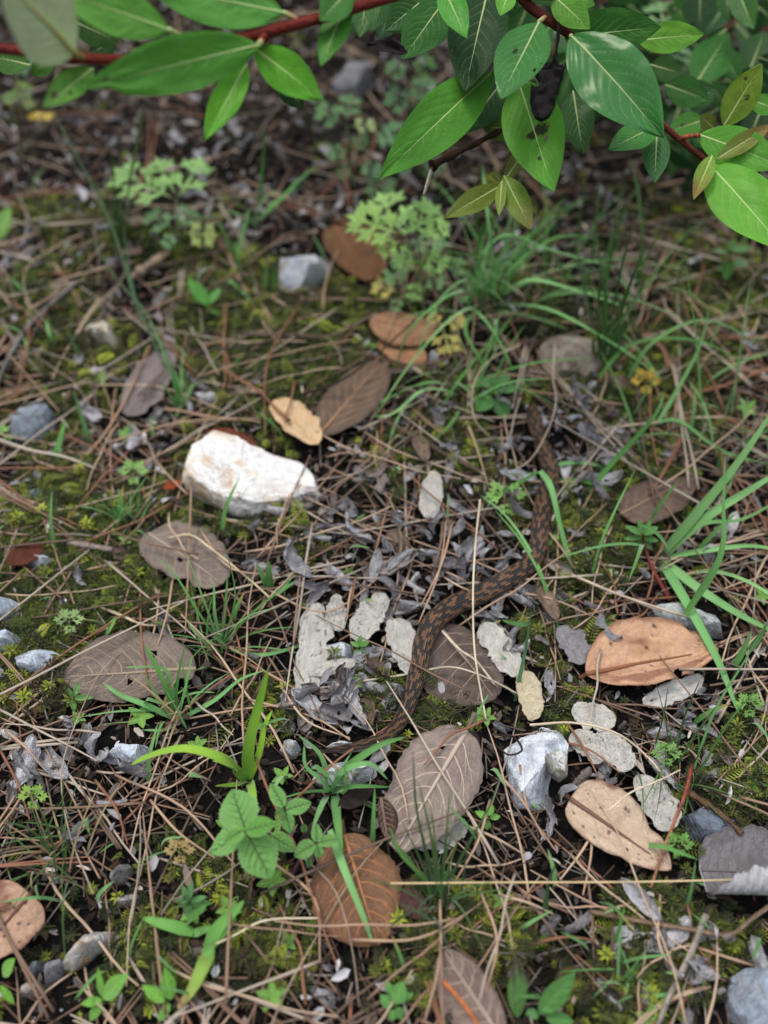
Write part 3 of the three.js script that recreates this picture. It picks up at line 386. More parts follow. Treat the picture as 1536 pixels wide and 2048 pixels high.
tuft('bent grass blade folded over the snake body', [985, 1010], [[[965, 1010, 0], [1030, 970, .02], [1082, 942, .03], 3.2], [[1080, 942, .03], [1100, 970, .028], [1120, 1050, .02], [1142, 1120, .01], 3.4], [[1075, 945, .028], [1040, 950, .02], [1000, 948, .012], 2]], {}, 'bent_grass', 'grass');
tuft('thin green grass stalk crossing above the snake bend', [1112, 1230], [[[1112, 1240, 0], [1070, 1120, .014], [1010, 1030, .018], [960, 990, .02], 1.7], [[1110, 1240, 0], [1080, 1150, .02], [1040, 1080, .022], [990, 1020, .02], 1.5], [[1180, 1170, 0], [1200, 1090, .02], [1240, 1000, .03], [1270, 940, .03], 1.4], [[1150, 1170, 0], [1120, 1060, .02], [1110, 1000, .03], 1.4], [[1125, 1310, 0], [1110, 1230, .01], [1090, 1190, .012], 1.4]], {}, 'grass_stalk', 'grass stalk');
tuft('green grass tuft right of the oval grey-brown leaf', [440, 1290], [[[440, 1290, 0], [450, 1220, .02], [455, 1150, .035], 2], [[445, 1290, 0], [430, 1230, .02], [428, 1160, .03], 2], [[440, 1290, 0], [400, 1230, .02], [350, 1150, .03], [310, 1110, .03], 1.3], [[435, 1292, 0], [395, 1270, .01], [372, 1240, .012], 2.2], [[445, 1290, 0], [500, 1230, .02], [560, 1180, .03], [590, 1150, .03], 1.3], [[445, 1294, 0], [520, 1310, .01], [600, 1290, .012], [660, 1262, .012], 2], [[440, 1292, 0], [400, 1180, .03], [370, 1100, .05], 1], [[445, 1292, 0], [470, 1190, .03], [450, 1090, .05], 1]], { n: 22, len: .045, lean: 1, w: 1, spread: .01, dry: .35 });
tuft('green grass tuft in front of the oval grey-brown leaf', [352, 1440], [[[352, 1440, 0], [290, 1410, .012], [240, 1390, .014], [205, 1365, .016], 3], [[350, 1430, 0], [330, 1370, .02], [300, 1310, .03], [290, 1290, .03], 2.6], [[352, 1430, 0], [330, 1340, .02], [270, 1335, .025], [250, 1335, .025], 2], [[356, 1436, 0], [370, 1380, .02], [385, 1310, .03], 1.6], [[358, 1440, 0], [430, 1400, .01], [480, 1360, .014], [530, 1340, .014], 2.2], [[356, 1446, 0], [330, 1460, .006], [280, 1460, .006], 2.2], [[352, 1432, 0], [355, 1360, .03], [370, 1290, .04], 1.6]], { n: 16, len: .04, lean: .9, w: 1.4, spread: .01, dry: .2 });
tuft('bright yellow-green broad-bladed grass at lower centre left', [496, 1560], [[[494, 1560, 0], [500, 1480, .03], [520, 1400, .05], [536, 1338, .065], 5.2], [[490, 1560, 0], [450, 1520, .03], [370, 1498, .035], [290, 1516, .022], [262, 1530, .018], 4.8], [[492, 1556, 0], [470, 1536, .02], [440, 1524, .02], [424, 1522, .018], 4], [[500, 1560, 0], [520, 1500, .02], [530, 1450, .03], [545, 1420, .035], 3], [[496, 1562, 0], [470, 1570, .01], [430, 1572, .006], 3.4], [[500, 1562, 0], [506, 1590, .014], [512, 1625, .01], 4]], { pal: [C(150, 200, 50), C(136, 190, 44), C(160, 208, 62)] });
tuft('grass tuft over the flat crumbly white stone', [662, 1580], [[[664, 1580, .004], [700, 1530, .03], [760, 1490, .035], [810, 1474, .03], 3.6], [[664, 1584, .004], [690, 1540, .03], [740, 1528, .034], [776, 1560, .024], 3], [[660, 1584, 0], [640, 1510, .02], [596, 1470, .03], 2.6], [[662, 1586, 0], [640, 1560, .02], [610, 1530, .03], [608, 1490, .036], 2.6], [[668, 1584, .004], [710, 1572, .02], [780, 1574, .016], 2.4], [[670, 1584, 0], [676, 1650, .016], [684, 1712, .014], 4], [[656, 1590, 0], [640, 1620, .014], [624, 1660, .012], 3], [[660, 1660, .018], [690, 1740, .018], [730, 1840, .012], [746, 1886, .008], 3.4], [[668, 1586, 0], [690, 1570, .03], [690, 1520, .04], 1.6]], { n: 6, len: .04, lean: 1, w: 2, spread: .006 });
tuft('fine dark green grass tuft with seed spikes on the largest leaf', [872, 1810], [[[868, 1812, 0], [850, 1700, .03], [832, 1610, .05], [826, 1500, .08], 1.4], [[872, 1812, 0], [866, 1700, .03], [850, 1620, .05], [836, 1560, .06], 1.4], [[876, 1812, 0], [870, 1700, .04], [864, 1600, .07], 1.3], [[880, 1812, 0], [890, 1700, .03], [900, 1580, .06], 1.3], [[870, 1816, 0], [930, 1700, .03], [980, 1610, .05], [1000, 1560, .06], 1], [[860, 1812, 0], [820, 1720, .02], [780, 1680, .02], 1.6], [[866, 1812, 0], [850, 1760, .02], [800, 1706, .03], [778, 1650, .03], 2.4]], { n: 24, len: .06, lean: .5, w: 1, spread: .008, pal: [C(66, 108, 44), C(80, 126, 50), C(54, 92, 36)] });
tuft('fine dark green grass tuft at lower left', [112, 1716], [[[112, 1716, 0], [60, 1660, .02], [0, 1640, .03], 1.2], [[112, 1716, 0], [90, 1640, .03], [60, 1580, .04], 1]], { n: 34, len: .05, lean: .9, w: .9, spread: .012, dry: .25, pal: [C(66, 108, 44), C(80, 126, 50), C(92, 120, 54)] });
tuft('fine dark green grass tuft at the right above the red stem', [1342, 1540], [[[1340, 1540, 0], [1330, 1440, .03], [1310, 1360, .05], 1.3], [[1345, 1540, 0], [1370, 1430, .03], [1400, 1360, .05], 1.2], [[1345, 1544, 0], [1390, 1470, .02], [1450, 1390, .03], 1.2]], { n: 24, len: .05, lean: .7, w: .9, spread: .012, pal: [C(66, 108, 44), C(80, 126, 50), C(54, 92, 36)] });
tuft('broad short grass blades with yellow tip at lower left', [420, 1895], [[[414, 1896, .004], [440, 1850, .012], [468, 1822, .016], [488, 1800, .018], 5.2], [[418, 1896, .004], [450, 1860, .01], [474, 1836, .012], 4], [[420, 1890, .01], [420, 1905, .012], [428, 1934, .008], 6], [[386, 1866, .004], [340, 1852, .012], [310, 1844, .014], [288, 1836, .014], 5], [[366, 1846, .004], [390, 1828, .014], [414, 1808, .018], 4], [[388, 1868, .004], [410, 1858, .01], [436, 1850, .01], 3.2]], { pal: [C(104, 168, 72), C(116, 178, 82)] });
tuft('yellowing broad grass blade at lower left beside green seedlings', [352, 2020], [[[422, 1900, .01], [404, 1940, .014], [384, 1980, .012], [354, 2018, .006], 6]], { pal: [C(136, 170, 70)], tip: C(214, 188, 120) }, 'yellowing_grass', 'grass');
tuft('small grass tuft in moss at upper left', [364, 826], [[[362, 826, 0], [340, 790, .02], [320, 762, .03], 3], [[364, 826, 0], [378, 790, .02], [388, 764, .03], 3], [[364, 828, 0], [340, 740, .04], [300, 640, .07], 2], [[364, 826, 0], [350, 770, .03], [330, 700, .05], 2], [[366, 826, 0], [360, 780, .03], [350, 740, .04], 2]], { n: 8, len: .05, lean: .5, w: 1.6 });
tuft('blue-green seed stalk leaning far left at upper left', [360, 800], [[[360, 800, 0], [310, 690, .02], [270, 600, .03], [230, 470, .05], [180, 360, .07], [130, 270, .09], [104, 212, .1], 1.5], [[362, 800, 0], [300, 640, .03], [235, 560, .03], [180, 470, .03], 1.6], [[280, 640, .02], [262, 560, .04], [246, 450, .07], 1.6]], { pal: [C(84, 124, 84), C(74, 110, 70)] }, 'grass_stalk', 'grass stalk');
tuft('wide green blade at the left edge', [112, 930], [[[110, 938, 0], [118, 890, .016], [132, 840, .03], 5], [[180, 890, 0], [165, 840, .016], [145, 780, .03], 3.4], [[300, 880, 0], [305, 870, .01], [302, 830, .02], 2.6]], {});
tuft('short green shoots in moss at the left edge', [60, 700], [[[66, 600, 0], [40, 575, .014], [22, 556, .02], 3.4], [[116, 700, 0], [100, 670, .016], [92, 640, .02], 3], [[80, 650, 0], [62, 630, .014], [52, 612, .02], 2.8], [[60, 720, 0], [56, 700, .014], [46, 672, .02], 2.6]], { n: 10, len: .03, lean: .5, w: 1.6, spread: .04 });
tuft('fine grass shoots left of the white stone', [248, 1050], [[[248, 1056, 0], [244, 1010, .02], [236, 976, .03], 2]], { n: 22, len: .04, lean: .5, w: 1.1, spread: .01 });
tuft('grass blades in the shade at upper left, under the branch', [250, 480], [[[240, 500, 0], [232, 400, .04], [222, 300, .09], 3], [[250, 500, 0], [258, 380, .06], [290, 200, .12], 3], [[236, 500, 0], [210, 420, .04], [190, 360, .05], 2.4], [[248, 500, 0], [240, 440, .03], [244, 360, .06], 2.4]], { n: 10, len: .08, lean: .5, w: 2, pal: [C(80, 110, 40), C(70, 100, 44)] });
tuft('grass blades at upper middle left of the mugwort', [505, 460], [[[512, 450, 0], [520, 390, .03], [530, 250, .09], 3.4], [[470, 530, 0], [485, 470, .02], [500, 415, .04], 3.6], [[470, 520, 0], [450, 470, .02], [435, 440, .03], 3], [[510, 450, 0], [540, 420, .02], [610, 350, .04], [640, 330, .05], 2.6], [[510, 450, 0], [480, 430, .02], [440, 420, .02], 2.4], [[480, 560, 0], [475, 520, .02], [470, 480, .03], 3]], { n: 6, len: .06, lean: .6, w: 2.2 });
tuft('grass shoots beside the pale grey stone at upper middle', [548, 585], [[[548, 590, 0], [548, 540, .02], [552, 520, .03], 2.6], [[530, 590, 0], [532, 545, .02], [530, 525, .03], 2.6], [[440, 550, 0], [470, 570, .01], [510, 610, .006], 3]], {});
tuft('broad green blade beside thin ones left of the crossing straws', [540, 1190], [[[540, 1186, 0], [538, 1150, .016], [536, 1120, .024], 4], [[538, 1186, 0], [528, 1160, .012], [516, 1130, .02], 3.4], [[550, 1196, 0], [570, 1176, .012], [590, 1164, .016], 2.6]], {});
tuft('grass blade rising from the green shoot in the lower right', [1096, 1846], [[[1096, 1848, 0], [1092, 1800, .014], [1098, 1760, .024], [1112, 1724, .034], 2.2], [[1094, 1848, 0], [1090, 1830, .01], [1086, 1790, .02], 2.2]], { pal: [C(60, 104, 40)] });
tuft('thin grass stalk with seed spikelets at the right edge', [1430, 1440], [[[1380, 1560, 0], [1430, 1420, .04], [1490, 1320, .06], [1560, 1200, .09], 1.2], [[1390, 1560, 0], [1460, 1440, .04], [1520, 1370, .05], 1.2], [[1470, 1330, .055], [1490, 1290, .065], [1500, 1262, .07], 3], [[1500, 1300, .06], [1520, 1270, .07], [1536, 1240, .08], 3]], {}, 'grass_stalk', 'grass stalk');
tuft('dark grass stalk with side leaf right of the pale torn leaves', [1030, 1400], [[[1030, 1402, 0], [1040, 1350, .016], [1052, 1290, .03], [1062, 1216, .05], 2.2], [[1056, 1250, .04], [1030, 1248, .04], [1004, 1240, .038], 3], [[1032, 1390, .004], [1010, 1374, .01], [990, 1366, .012], 2]], { pal: [C(70, 120, 56), C(96, 150, 96)] }, 'grass_stalk', 'grass stalk');
tuft('grass tuft in the shade under the right branch', [1200, 560], [[[950, 480, 0], [960, 400, .05], [1000, 330, .08], 2.6]], { n: 30, len: .1, lean: .7, w: 2.4, spread: .05, pal: [C(70, 110, 44), C(84, 130, 56)] });
tuft('thin grass shoots at the lower right corner', [1240, 1960], [[[1236, 1986, 0], [1236, 1920, .02], [1242, 1860, .03], 1.6], [[1270, 1990, 0], [1320, 1990, .006], [1390, 1992, .006], 2], [[1240, 1988, 0], [1270, 1940, .02], [1290, 1920, .03], 1.6]], { n: 10, len: .035, lean: .8, w: 1 });
reseed(77);
for (let k = 0; k < 100; k++) { // lone shoots scattered in the moss and litter
  const x = R(-40, 1570), y = R(380, 2040), g0 = P(x, y); if (masks.some(m => m[3] && Math.hypot(g0.x - m[0], g0.z - m[1]) < m[2])) continue;
  const l = R(.012, .035), a = R(0, 6.28), s0 = seed; const p1 = g0.clone().add(V(Math.cos(a) * l * .25, l * .6, Math.sin(a) * l * .25)), p2 = g0.clone().add(V(Math.cos(a) * l * .7, l, Math.sin(a) * l * .7));
  single('grass_shoot', 'short lone green grass shoot in the litter', 'grass shoot', bladeGeo([g0, p1, p2], R(.0012, .0028), pick(GREENS), rnd() < .25 ? C(190, 160, 90) : null, .3, 8), M.grass, g0, 'lone grass shoots');
}

// ------------------------------------------------------------------ small herbs
function herbLeaf(root, b, t, wr, col, o = {}) { // b, t world points; wr width / length
  const L = b.distanceTo(t), f = leafForm({ L, wl: L * wr / 2, wr: L * wr / 2, peak: .45, qb: .8, qt: .95, nv: 5, sd: R(0, 40), ku: -4 / (L * 22), quilt: .02, fold: .15, wave: .02, ...o });
  const m = frame(b, t, o.up || UPV, R(-.2, .2)), k = R(.85, 1.12), vc = o.vc || cs(col, 1.45);
  const g = leafBlade(f, o.nu || 22, o.nw || 12, (u, v, ph) => { let c = cs(col, k * (1 + .25 * fbm(u * 8, v * 4, f.o.sd, 3))); if (o.tip) c = cm(c, o.tip, sst(.45, .85, u + .1 * noise(u * 5, v * 3))); if (Math.abs(v) < .07) c = cm(c, vc, .8); const d = Math.abs(Math.sin(Math.PI * ph)); if (d < .2) c = cm(c, vc, (o.vc ? .25 : .4) * (1 - d / .2)); if (o.vc && Math.abs(v) > .9) c = cm(c, C(190, 210, 170), .4); return c; }, o.holes).applyMatrix4(m);
  const lf = part(root, 'leaf', g, M.herb);
  if (o.vc) { part(root, 'midrib', ribTube(f, .0004, o.vc, 0, .95).applyMatrix4(m), M.stem, lf); part(root, 'side_vein', sideVeins(f, .00026, o.vc).applyMatrix4(m), M.stem, lf); }
  return lf;
}
const stemPart = (root, pts, r, col) => part(root, 'stem', new MB().tube(pts, t => r * (1 - .5 * t), () => col, 6).geo(), M.stem);
// leaves: [bx, by, bh, tx, ty, th, ratio]
function herb(label, base, leaves, col, o = {}) {
  reseed(Math.floor(base[0] * 5 + base[1])); const B = P(base[0], base[1], -.002), root = thing(o.name || 'herb', label, 'plant', B);
  for (const s of o.stems || []) stemPart(root, s.map(p => P(p[0], p[1], p[2])), o.sr || .0009, o.scol || C(96, 130, 60));
  for (const l of leaves) herbLeaf(root, P(l[0], l[1], l[2]), P(l[3], l[4], l[5]), l[6] || .5, l[7] || col, o);
  return root;
}
const MINT = C(124, 182, 92), MINTV = C(70, 100, 48);
herb('hairy mint-like herb with toothed leaves at lower centre left', [500, 1720], [
  [492, 1662, .04, 462, 1576, .044, .86], [492, 1664, .042, 416, 1704, .036, .66], [494, 1668, .042, 544, 1758, .034, .8], [490, 1662, .048, 552, 1644, .048, .7, C(104, 170, 64)], [486, 1660, .05, 448, 1684, .05, .7, C(124, 188, 78)],
  [568, 1614, .036, 540, 1566, .042, .55], [572, 1620, .036, 624, 1604, .034, .6], [570, 1622, .036, 582, 1668, .032, .6], [566, 1618, .04, 550, 1630, .04, .7, C(92, 150, 60)],
  [634, 1684, .03, 632, 1646, .034, .6], [636, 1686, .03, 680, 1676, .028, .55], [634, 1688, .03, 640, 1718, .026, .7], [630, 1688, .03, 586, 1712, .026, .7], [610, 1665, .02, 606, 1646, .02, .7], [540, 1670, .03, 592, 1700, .024, .6], [618, 1716, .02, 618, 1736, .018, .7]], MINT,
  { name: 'hairy_herb', stems: [[[520, 1720, 0], [505, 1690, .02], [491, 1663, .048]], [[560, 1700, 0], [566, 1650, .02], [568, 1618, .038]], [[580, 1760, 0], [600, 1720, .014], [633, 1687, .03]]], scol: C(110, 70, 84), tooth: .2, toothN: 12, quilt: .03, nv: 6, nu: 60, nw: 20, vc: MINTV, qb: .55, qt: .85, slope: 1.2, sr: .0013 });
herb('round-leaved green rosette left of the snake head', [985, 815], [[985, 775, .024, 950, 752, .026, .6], [990, 772, .026, 1022, 748, .028, .6], [992, 776, .024, 1036, 778, .024, .75], [980, 790, .02, 954, 822, .016, .8], [992, 795, .018, 1010, 770, .03, .7], [990, 800, .014, 1016, 836, .01, .8], [986, 778, .028, 986, 752, .034, .5]], C(74, 132, 56), { stems: [[[985, 816, 0], [986, 790, .016], [986, 772, .026]]], name: 'green_rosette' });
herb('small lance-leaved seedling on a red stem right of the snake', [1298, 1120], [[1286, 1070, .02, 1250, 1050, .022, .4], [1286, 1070, .02, 1318, 1052, .022, .4], [1284, 1076, .016, 1248, 1076, .016, .42], [1288, 1078, .016, 1320, 1080, .016, .4], [1284, 1066, .024, 1278, 1038, .03, .45], [1290, 1066, .024, 1302, 1040, .03, .4], [1286, 1080, .014, 1268, 1106, .01, .45], [1290, 1082, .014, 1308, 1100, .01, .45]], C(92, 150, 70), { stems: [[[1340, 1200, .004], [1306, 1140, .01], [1290, 1096, .012], [1286, 1068, .024]]], scol: C(122, 54, 46), name: 'seedling', sr: .0014 });
herb('star-shaped narrow-leaved herb at lower left', [378, 1812], [[376, 1804, .014, 342, 1796, .014, .32], [376, 1804, .014, 352, 1812, .01, .32], [376, 1800, .018, 364, 1770, .024, .34], [378, 1800, .018, 384, 1762, .024, .36], [380, 1802, .016, 414, 1792, .016, .34], [380, 1806, .014, 426, 1806, .01, .32], [376, 1808, .012, 372, 1836, .008, .36], [380, 1808, .012, 384, 1846, .006, .34], [378, 1802, .02, 370, 1790, .026, .4]], C(98, 150, 84), { stems: [[[378, 1814, 0], [378, 1802, .018]]], name: 'star_herb' });
herb('lance-leaved herb with one purple-tipped leaf at the bottom edge', [1076, 2034], [[1078, 2028, .012, 1150, 1948, .034, .34], [1092, 2036, .012, 1150, 2044, .012, .5], [1076, 2030, .014, 1054, 2026, .02, .5], [1084, 2020, .016, 1114, 2016, .018, .5]], C(92, 154, 70), { stems: [[[1076, 2036, 0], [1077, 2026, .016]]], name: 'lance_herb', nu: 30, nw: 14 });
herb('dark purple-tipped lance leaf standing at the bottom edge', [1034, 2034], [[1034, 2034, .004, 1036, 1914, .03, .28]], C(92, 146, 60), { tip: C(72, 44, 46), name: 'lance_leaf', nu: 30, nw: 14 });
herb('pair of fresh green seedlings at the bottom left', [208, 2000], [[206, 1996, .014, 252, 1950, .024, .42], [204, 2000, .012, 160, 2008, .014, .42], [204, 2002, .012, 176, 2046, .006, .4], [206, 1996, .014, 194, 1936, .024, .22], [330, 2004, .012, 284, 1970, .02, .42], [342, 2000, .012, 330, 1936, .022, .45], [340, 2006, .01, 316, 2044, .01, .45]], C(120, 184, 66), { stems: [[[206, 2020, 0], [206, 1996, .014]], [[350, 2020, 0], [334, 2004, .012]]], name: 'seedling' });
herb('small round-leaved seedling at the bottom edge near centre', [790, 2010], [[792, 2008, .01, 806, 1962, .014, .8], [794, 2014, .008, 806, 2040, .006, .8], [786, 2014, .006, 760, 1990, .008, .7], [796, 2002, .008, 826, 1986, .014, .4], [790, 2020, .006, 776, 2044, .004, .7], [784, 1990, .008, 772, 1960, .01, .5]], C(100, 160, 76), { stems: [[[790, 2022, 0], [792, 2006, .01]]], name: 'seedling' });
herb('green seedling leaf at the left edge near the bottom', [6, 1950], [[6, 1952, .01, 26, 1918, .02, .5], [0, 1970, .008, 30, 2012, .006, .3], [-10, 1950, .01, -30, 1930, .014, .5]], C(122, 186, 56), { name: 'seedling' });
herb('leafy young plant in the shade at the right edge', [1462, 560], [[1456, 506, .04, 1424, 498, .04, .5], [1458, 500, .044, 1470, 476, .05, .6], [1462, 504, .04, 1506, 490, .04, .5], [1460, 530, .024, 1430, 540, .02, .6], [1464, 530, .024, 1500, 524, .022, .6], [1460, 520, .03, 1450, 560, .02, .6]], C(84, 138, 56), { stems: [[[1462, 570, 0], [1460, 500, .044]]], name: 'leafy_plant' });
herb('single broad green leaf in moss at upper left', [420, 632], [[416, 612, .012, 376, 552, .026, .42], [420, 606, .014, 440, 574, .022, .6], [416, 620, .01, 440, 628, .008, .5], [408, 600, .012, 384, 604, .012, .4]], C(84, 156, 58), { stems: [[[420, 634, 0], [414, 608, .014]]], name: 'broad_leaf_herb' });
herb('tiny four-leaved green plant right of the largest leaf', [978, 1652], [[976, 1636, .014, 950, 1622, .016, .5], [978, 1632, .016, 984, 1608, .02, .6], [980, 1636, .014, 1002, 1632, .014, .55], [976, 1640, .012, 974, 1662, .008, .6]], C(124, 184, 80), { stems: [[[978, 1656, 0], [977, 1636, .014]]], name: 'seedling' });
herb('tiny green star plant beside the small white stone at centre', [718, 1312], [[718, 1294, .014, 700, 1282, .014, .45], [718, 1292, .016, 722, 1270, .022, .45], [720, 1294, .014, 740, 1280, .014, .45], [718, 1298, .012, 704, 1308, .008, .45], [720, 1298, .012, 738, 1308, .008, .45], [719, 1300, .01, 720, 1320, .006, .45]], C(112, 170, 78), { name: 'seedling' });
herb('small seedling at the left below the oval grey-brown leaf', [148, 1420], [[148, 1392, .014, 160, 1364, .022, .4], [148, 1396, .012, 186, 1394, .014, .4], [146, 1398, .01, 148, 1424, .006, .5], [146, 1394, .014, 136, 1376, .02, .4]], C(112, 168, 84), { stems: [[[147, 1420, 0], [147, 1392, .014]]], name: 'seedling' });
herb('round green leaf at the left edge under the branch', [-4, 480], [[-4, 480, .01, 16, 410, .03, .5]], C(130, 180, 84), { name: 'broad_leaf_herb' });
herb('small green leaf standing beside the seedling grass at left', [214, 1270], [[210, 1272, .006, 232, 1232, .018, .36]], C(120, 180, 72), { name: 'seedling' });

// deeply lobed mugwort leaves: each leaf is a midrib of pointed, toothed lobes
function lobedLeaf(root, b, t, col, o = {}) {
  const L = b.distanceTo(t) * 1.2, m = frame(b, t, o.up || V(0, 1, .5).normalize(), R(-.3, .3)), gs = [], N = Math.max(2, (o.n || 3) - 1), wide = (o.wide || .62) * 1.2;
  const one = (p, ang, len, w, sd, kk, ox = 0) => { const f = leafForm({ L: len, wl: w, wr: w, peak: .55, qb: .7, qt: 1.1, sd, ku: -6, fold: .12, wave: .03 }); const g = leafBlade(f, 9, 4, (u, v) => cs(Math.abs(v) < .12 ? cs(col, 1.25) : col, kk * (1 + .2 * noise(u * 6, v * 3, sd)))); g.translate(ox, 0, 0); g.rotateY(ang); g.translate(p * L, 0, 0); gs.push(g); };
  const add = (p, ang, len, w, sd) => { const kk = R(.85, 1.15); one(p, ang, len, w * .5, sd, kk); for (const e of [-1, 1]) { const g0 = gs.length; one(0, e * .7, len * .46, w * .36, sd + 2 + e, kk); gs[g0].translate(len * .36, 0, 0); gs[g0].rotateY(ang); gs[g0].translate(p * L, 0, 0); } };
  for (let k = 0; k < N; k++) { const s = (k + .5) / N, p = .08 + .72 * s, len = L * wide * .8 * (.5 + .4 * Math.sin(Math.PI * (.2 + .7 * s))); add(p, 0.95 + R(-.12, .12), len, len * .25, k + L * 900); add(p, -0.95 + R(-.12, .12), len, len * .25, k + 7 + L * 900); }
  add(.58, 0, L * .45, L * .13, 3 + L * 500); one(.05, 0, L * .7, L * .03, 1, 1);
  return part(root, 'leaf', mergeGeometries(gs).applyMatrix4(m), M.herb);
}
const MUG = C(140, 184, 100), MUGD = C(118, 160, 104), MUGY = C(202, 190, 104);
function mugwort(label, base, leaves, stems = [], o = {}) {
  reseed(Math.floor(base[0] * 9 + base[1])); const B = P(base[0], base[1], 0), root = thing(o.name || 'mugwort', label, 'plant', B);
  for (const s of stems) stemPart(root, s.map(p => P(p[0], p[1], p[2])), .0011, C(126, 140, 92));
  for (const l of leaves) lobedLeaf(root, P(l[0], l[1], l[2]), P(l[3], l[4], l[5]), l[6] || MUG, { wide: l[7], n: l[8] });
}
mugwort('mugwort seedling with two lobed leaves at upper left', [360, 500], [[352, 400, .05, 245, 344, .055, MUG, .5, 4], [354, 400, .05, 396, 326, .06, MUG, .5], [352, 390, .05, 318, 326, .06, MUG, .5], [350, 460, .03, 300, 430, .034, MUGD], [352, 462, .03, 330, 490, .024, MUGD], [360, 465, .03, 424, 470, .028, C(160, 180, 96), .6], [356, 460, .03, 380, 420, .036, MUGD]], [[[362, 505, 0], [356, 460, .03], [352, 396, .05]]]);
mugwort('large mugwort with pale yellow-green lobed leaves in the upper middle', [840, 640], [[806, 470, .06, 712, 436, .066, C(160, 200, 104), .55, 4], [808, 470, .06, 764, 396, .07, C(150, 194, 104), .6], [812, 474, .06, 870, 420, .066, MUG, .6], [812, 480, .056, 884, 488, .054, MUGD, .5], [806, 480, .056, 760, 500, .05, C(166, 200, 104), .6], [836, 546, .034, 800, 520, .04, MUG], [838, 550, .034, 870, 512, .04, MUG], [838, 556, .03, 826, 596, .024, MUG, .6], [840, 556, .03, 884, 566, .026, MUGD, .6], [800, 586, .024, 752, 570, .024, MUGY, .6], [800, 590, .022, 790, 620, .016, MUGD, .6], [884, 650, .02, 862, 630, .024, MUGY, .6], [886, 650, .02, 926, 640, .022, MUGY, .6], [886, 656, .018, 898, 700, .012, MUGY, .7], [906, 560, .03, 920, 520, .04, MUGD, .6], [910, 566, .028, 968, 560, .028, MUGD, .5], [836, 470, .08, 800, 440, .084, MUG, .6], [838, 466, .08, 846, 410, .09, MUG, .6], [838, 472, .078, 890, 452, .078, C(150, 190, 100), .6], [838, 500, .066, 790, 520, .06, MUG, .6], [842, 510, .06, 888, 530, .056, MUG, .6], [820, 530, .05, 776, 556, .044, MUGD, .6], [906, 570, .026, 930, 600, .02, MUGD, .5]], [[[850, 650, 0], [840, 560, .032], [812, 476, .06]], [[850, 650, 0], [842, 540, .05], [836, 470, .08]], [[860, 660, 0], [886, 650, .02]], [[850, 650, 0], [800, 588, .022]], [[890, 630, 0], [906, 564, .03]]]);
mugwort('pale blurred mugwort below the branch at the top middle', [700, 370], [[690, 250, .07, 640, 220, .08, MUGD, .6], [692, 246, .07, 700, 196, .08, MUGD, .6], [696, 252, .07, 745, 250, .07, C(160, 180, 112), .6], [700, 300, .05, 660, 306, .05, MUGD, .6], [702, 298, .05, 730, 276, .056, MUGD, .6], [706, 330, .04, 680, 350, .03, MUGD, .6], [710, 326, .04, 756, 340, .036, C(110, 156, 110), .6], [720, 350, .03, 780, 380, .02, MUGD, .6], [600, 196, .06, 586, 160, .07, C(110, 160, 110), .7], [602, 200, .06, 630, 184, .06, C(110, 160, 110), .6]], [[[705, 375, 0], [700, 300, .05], [692, 248, .07]], [[640, 300, 0], [602, 200, .06]]]);
mugwort('blue-green blurred mugwort behind the large light leaf at the top', [830, 350], [[830, 220, .08, 780, 190, .09, C(112, 160, 110), .6], [832, 216, .08, 850, 160, .09, C(120, 168, 110), .6], [834, 224, .08, 890, 210, .08, C(104, 150, 104), .6], [820, 160, .1, 780, 130, .11, C(120, 165, 110), .6], [822, 156, .1, 860, 120, .11, C(130, 176, 104), .6], [800, 270, .06, 760, 280, .06, C(112, 160, 110), .6], [802, 300, .05, 786, 250, .06, C(112, 160, 110), .6], [830, 320, .04, 800, 340, .03, C(120, 168, 110), .6], [834, 320, .04, 880, 330, .03, C(112, 160, 110), .6]], [[[836, 355, 0], [832, 300, .04], [832, 220, .08], [822, 158, .1]]]);
mugwort('blurred yellowing mugwort at the left edge under the branch', [40, 320], [[36, 210, .07, 14, 190, .075, C(128, 168, 92), .7], [38, 206, .07, 50, 170, .08, C(140, 176, 88), .7], [40, 214, .07, 64, 206, .07, C(150, 176, 84), .7], [70, 244, .05, 62, 230, .055, C(220, 190, 70), .8], [72, 246, .05, 88, 228, .05, C(226, 196, 80), .8], [20, 120, .1, -10, 110, .11, C(90, 140, 90), .7], [30, 120, .1, 60, 130, .1, C(90, 140, 90), .7]], [[[44, 330, 0], [40, 260, .04], [37, 208, .07], [24, 120, .1]], [[60, 330, 0], [70, 246, .05]]]);
mugwort('pale fern-like mugwort in the shade at the top right', [1340, 330], [[1330, 120, .12, 1310, 60, .14, C(120, 168, 96), .6], [1332, 60, .14, 1320, 10, .15, C(120, 168, 96), .6], [1336, 120, .12, 1370, 100, .12, C(110, 156, 92), .6], [1340, 190, .09, 1390, 200, .08, C(100, 150, 84), .6]], [[[1345, 335, 0], [1340, 200, .08], [1332, 60, .14]]]);
mugwort('small lobed seedling left of the snake body', [1020, 1036], [[1014, 996, .018, 984, 980, .02, C(146, 194, 96), .9, 2], [1018, 994, .018, 1040, 978, .02, C(140, 190, 92), .9, 2], [1016, 1000, .016, 1016, 1024, .012, C(150, 196, 96), .9, 2]], [[[1022, 1040, 0], [1016, 996, .018]]], { name: 'lobed_seedling' });
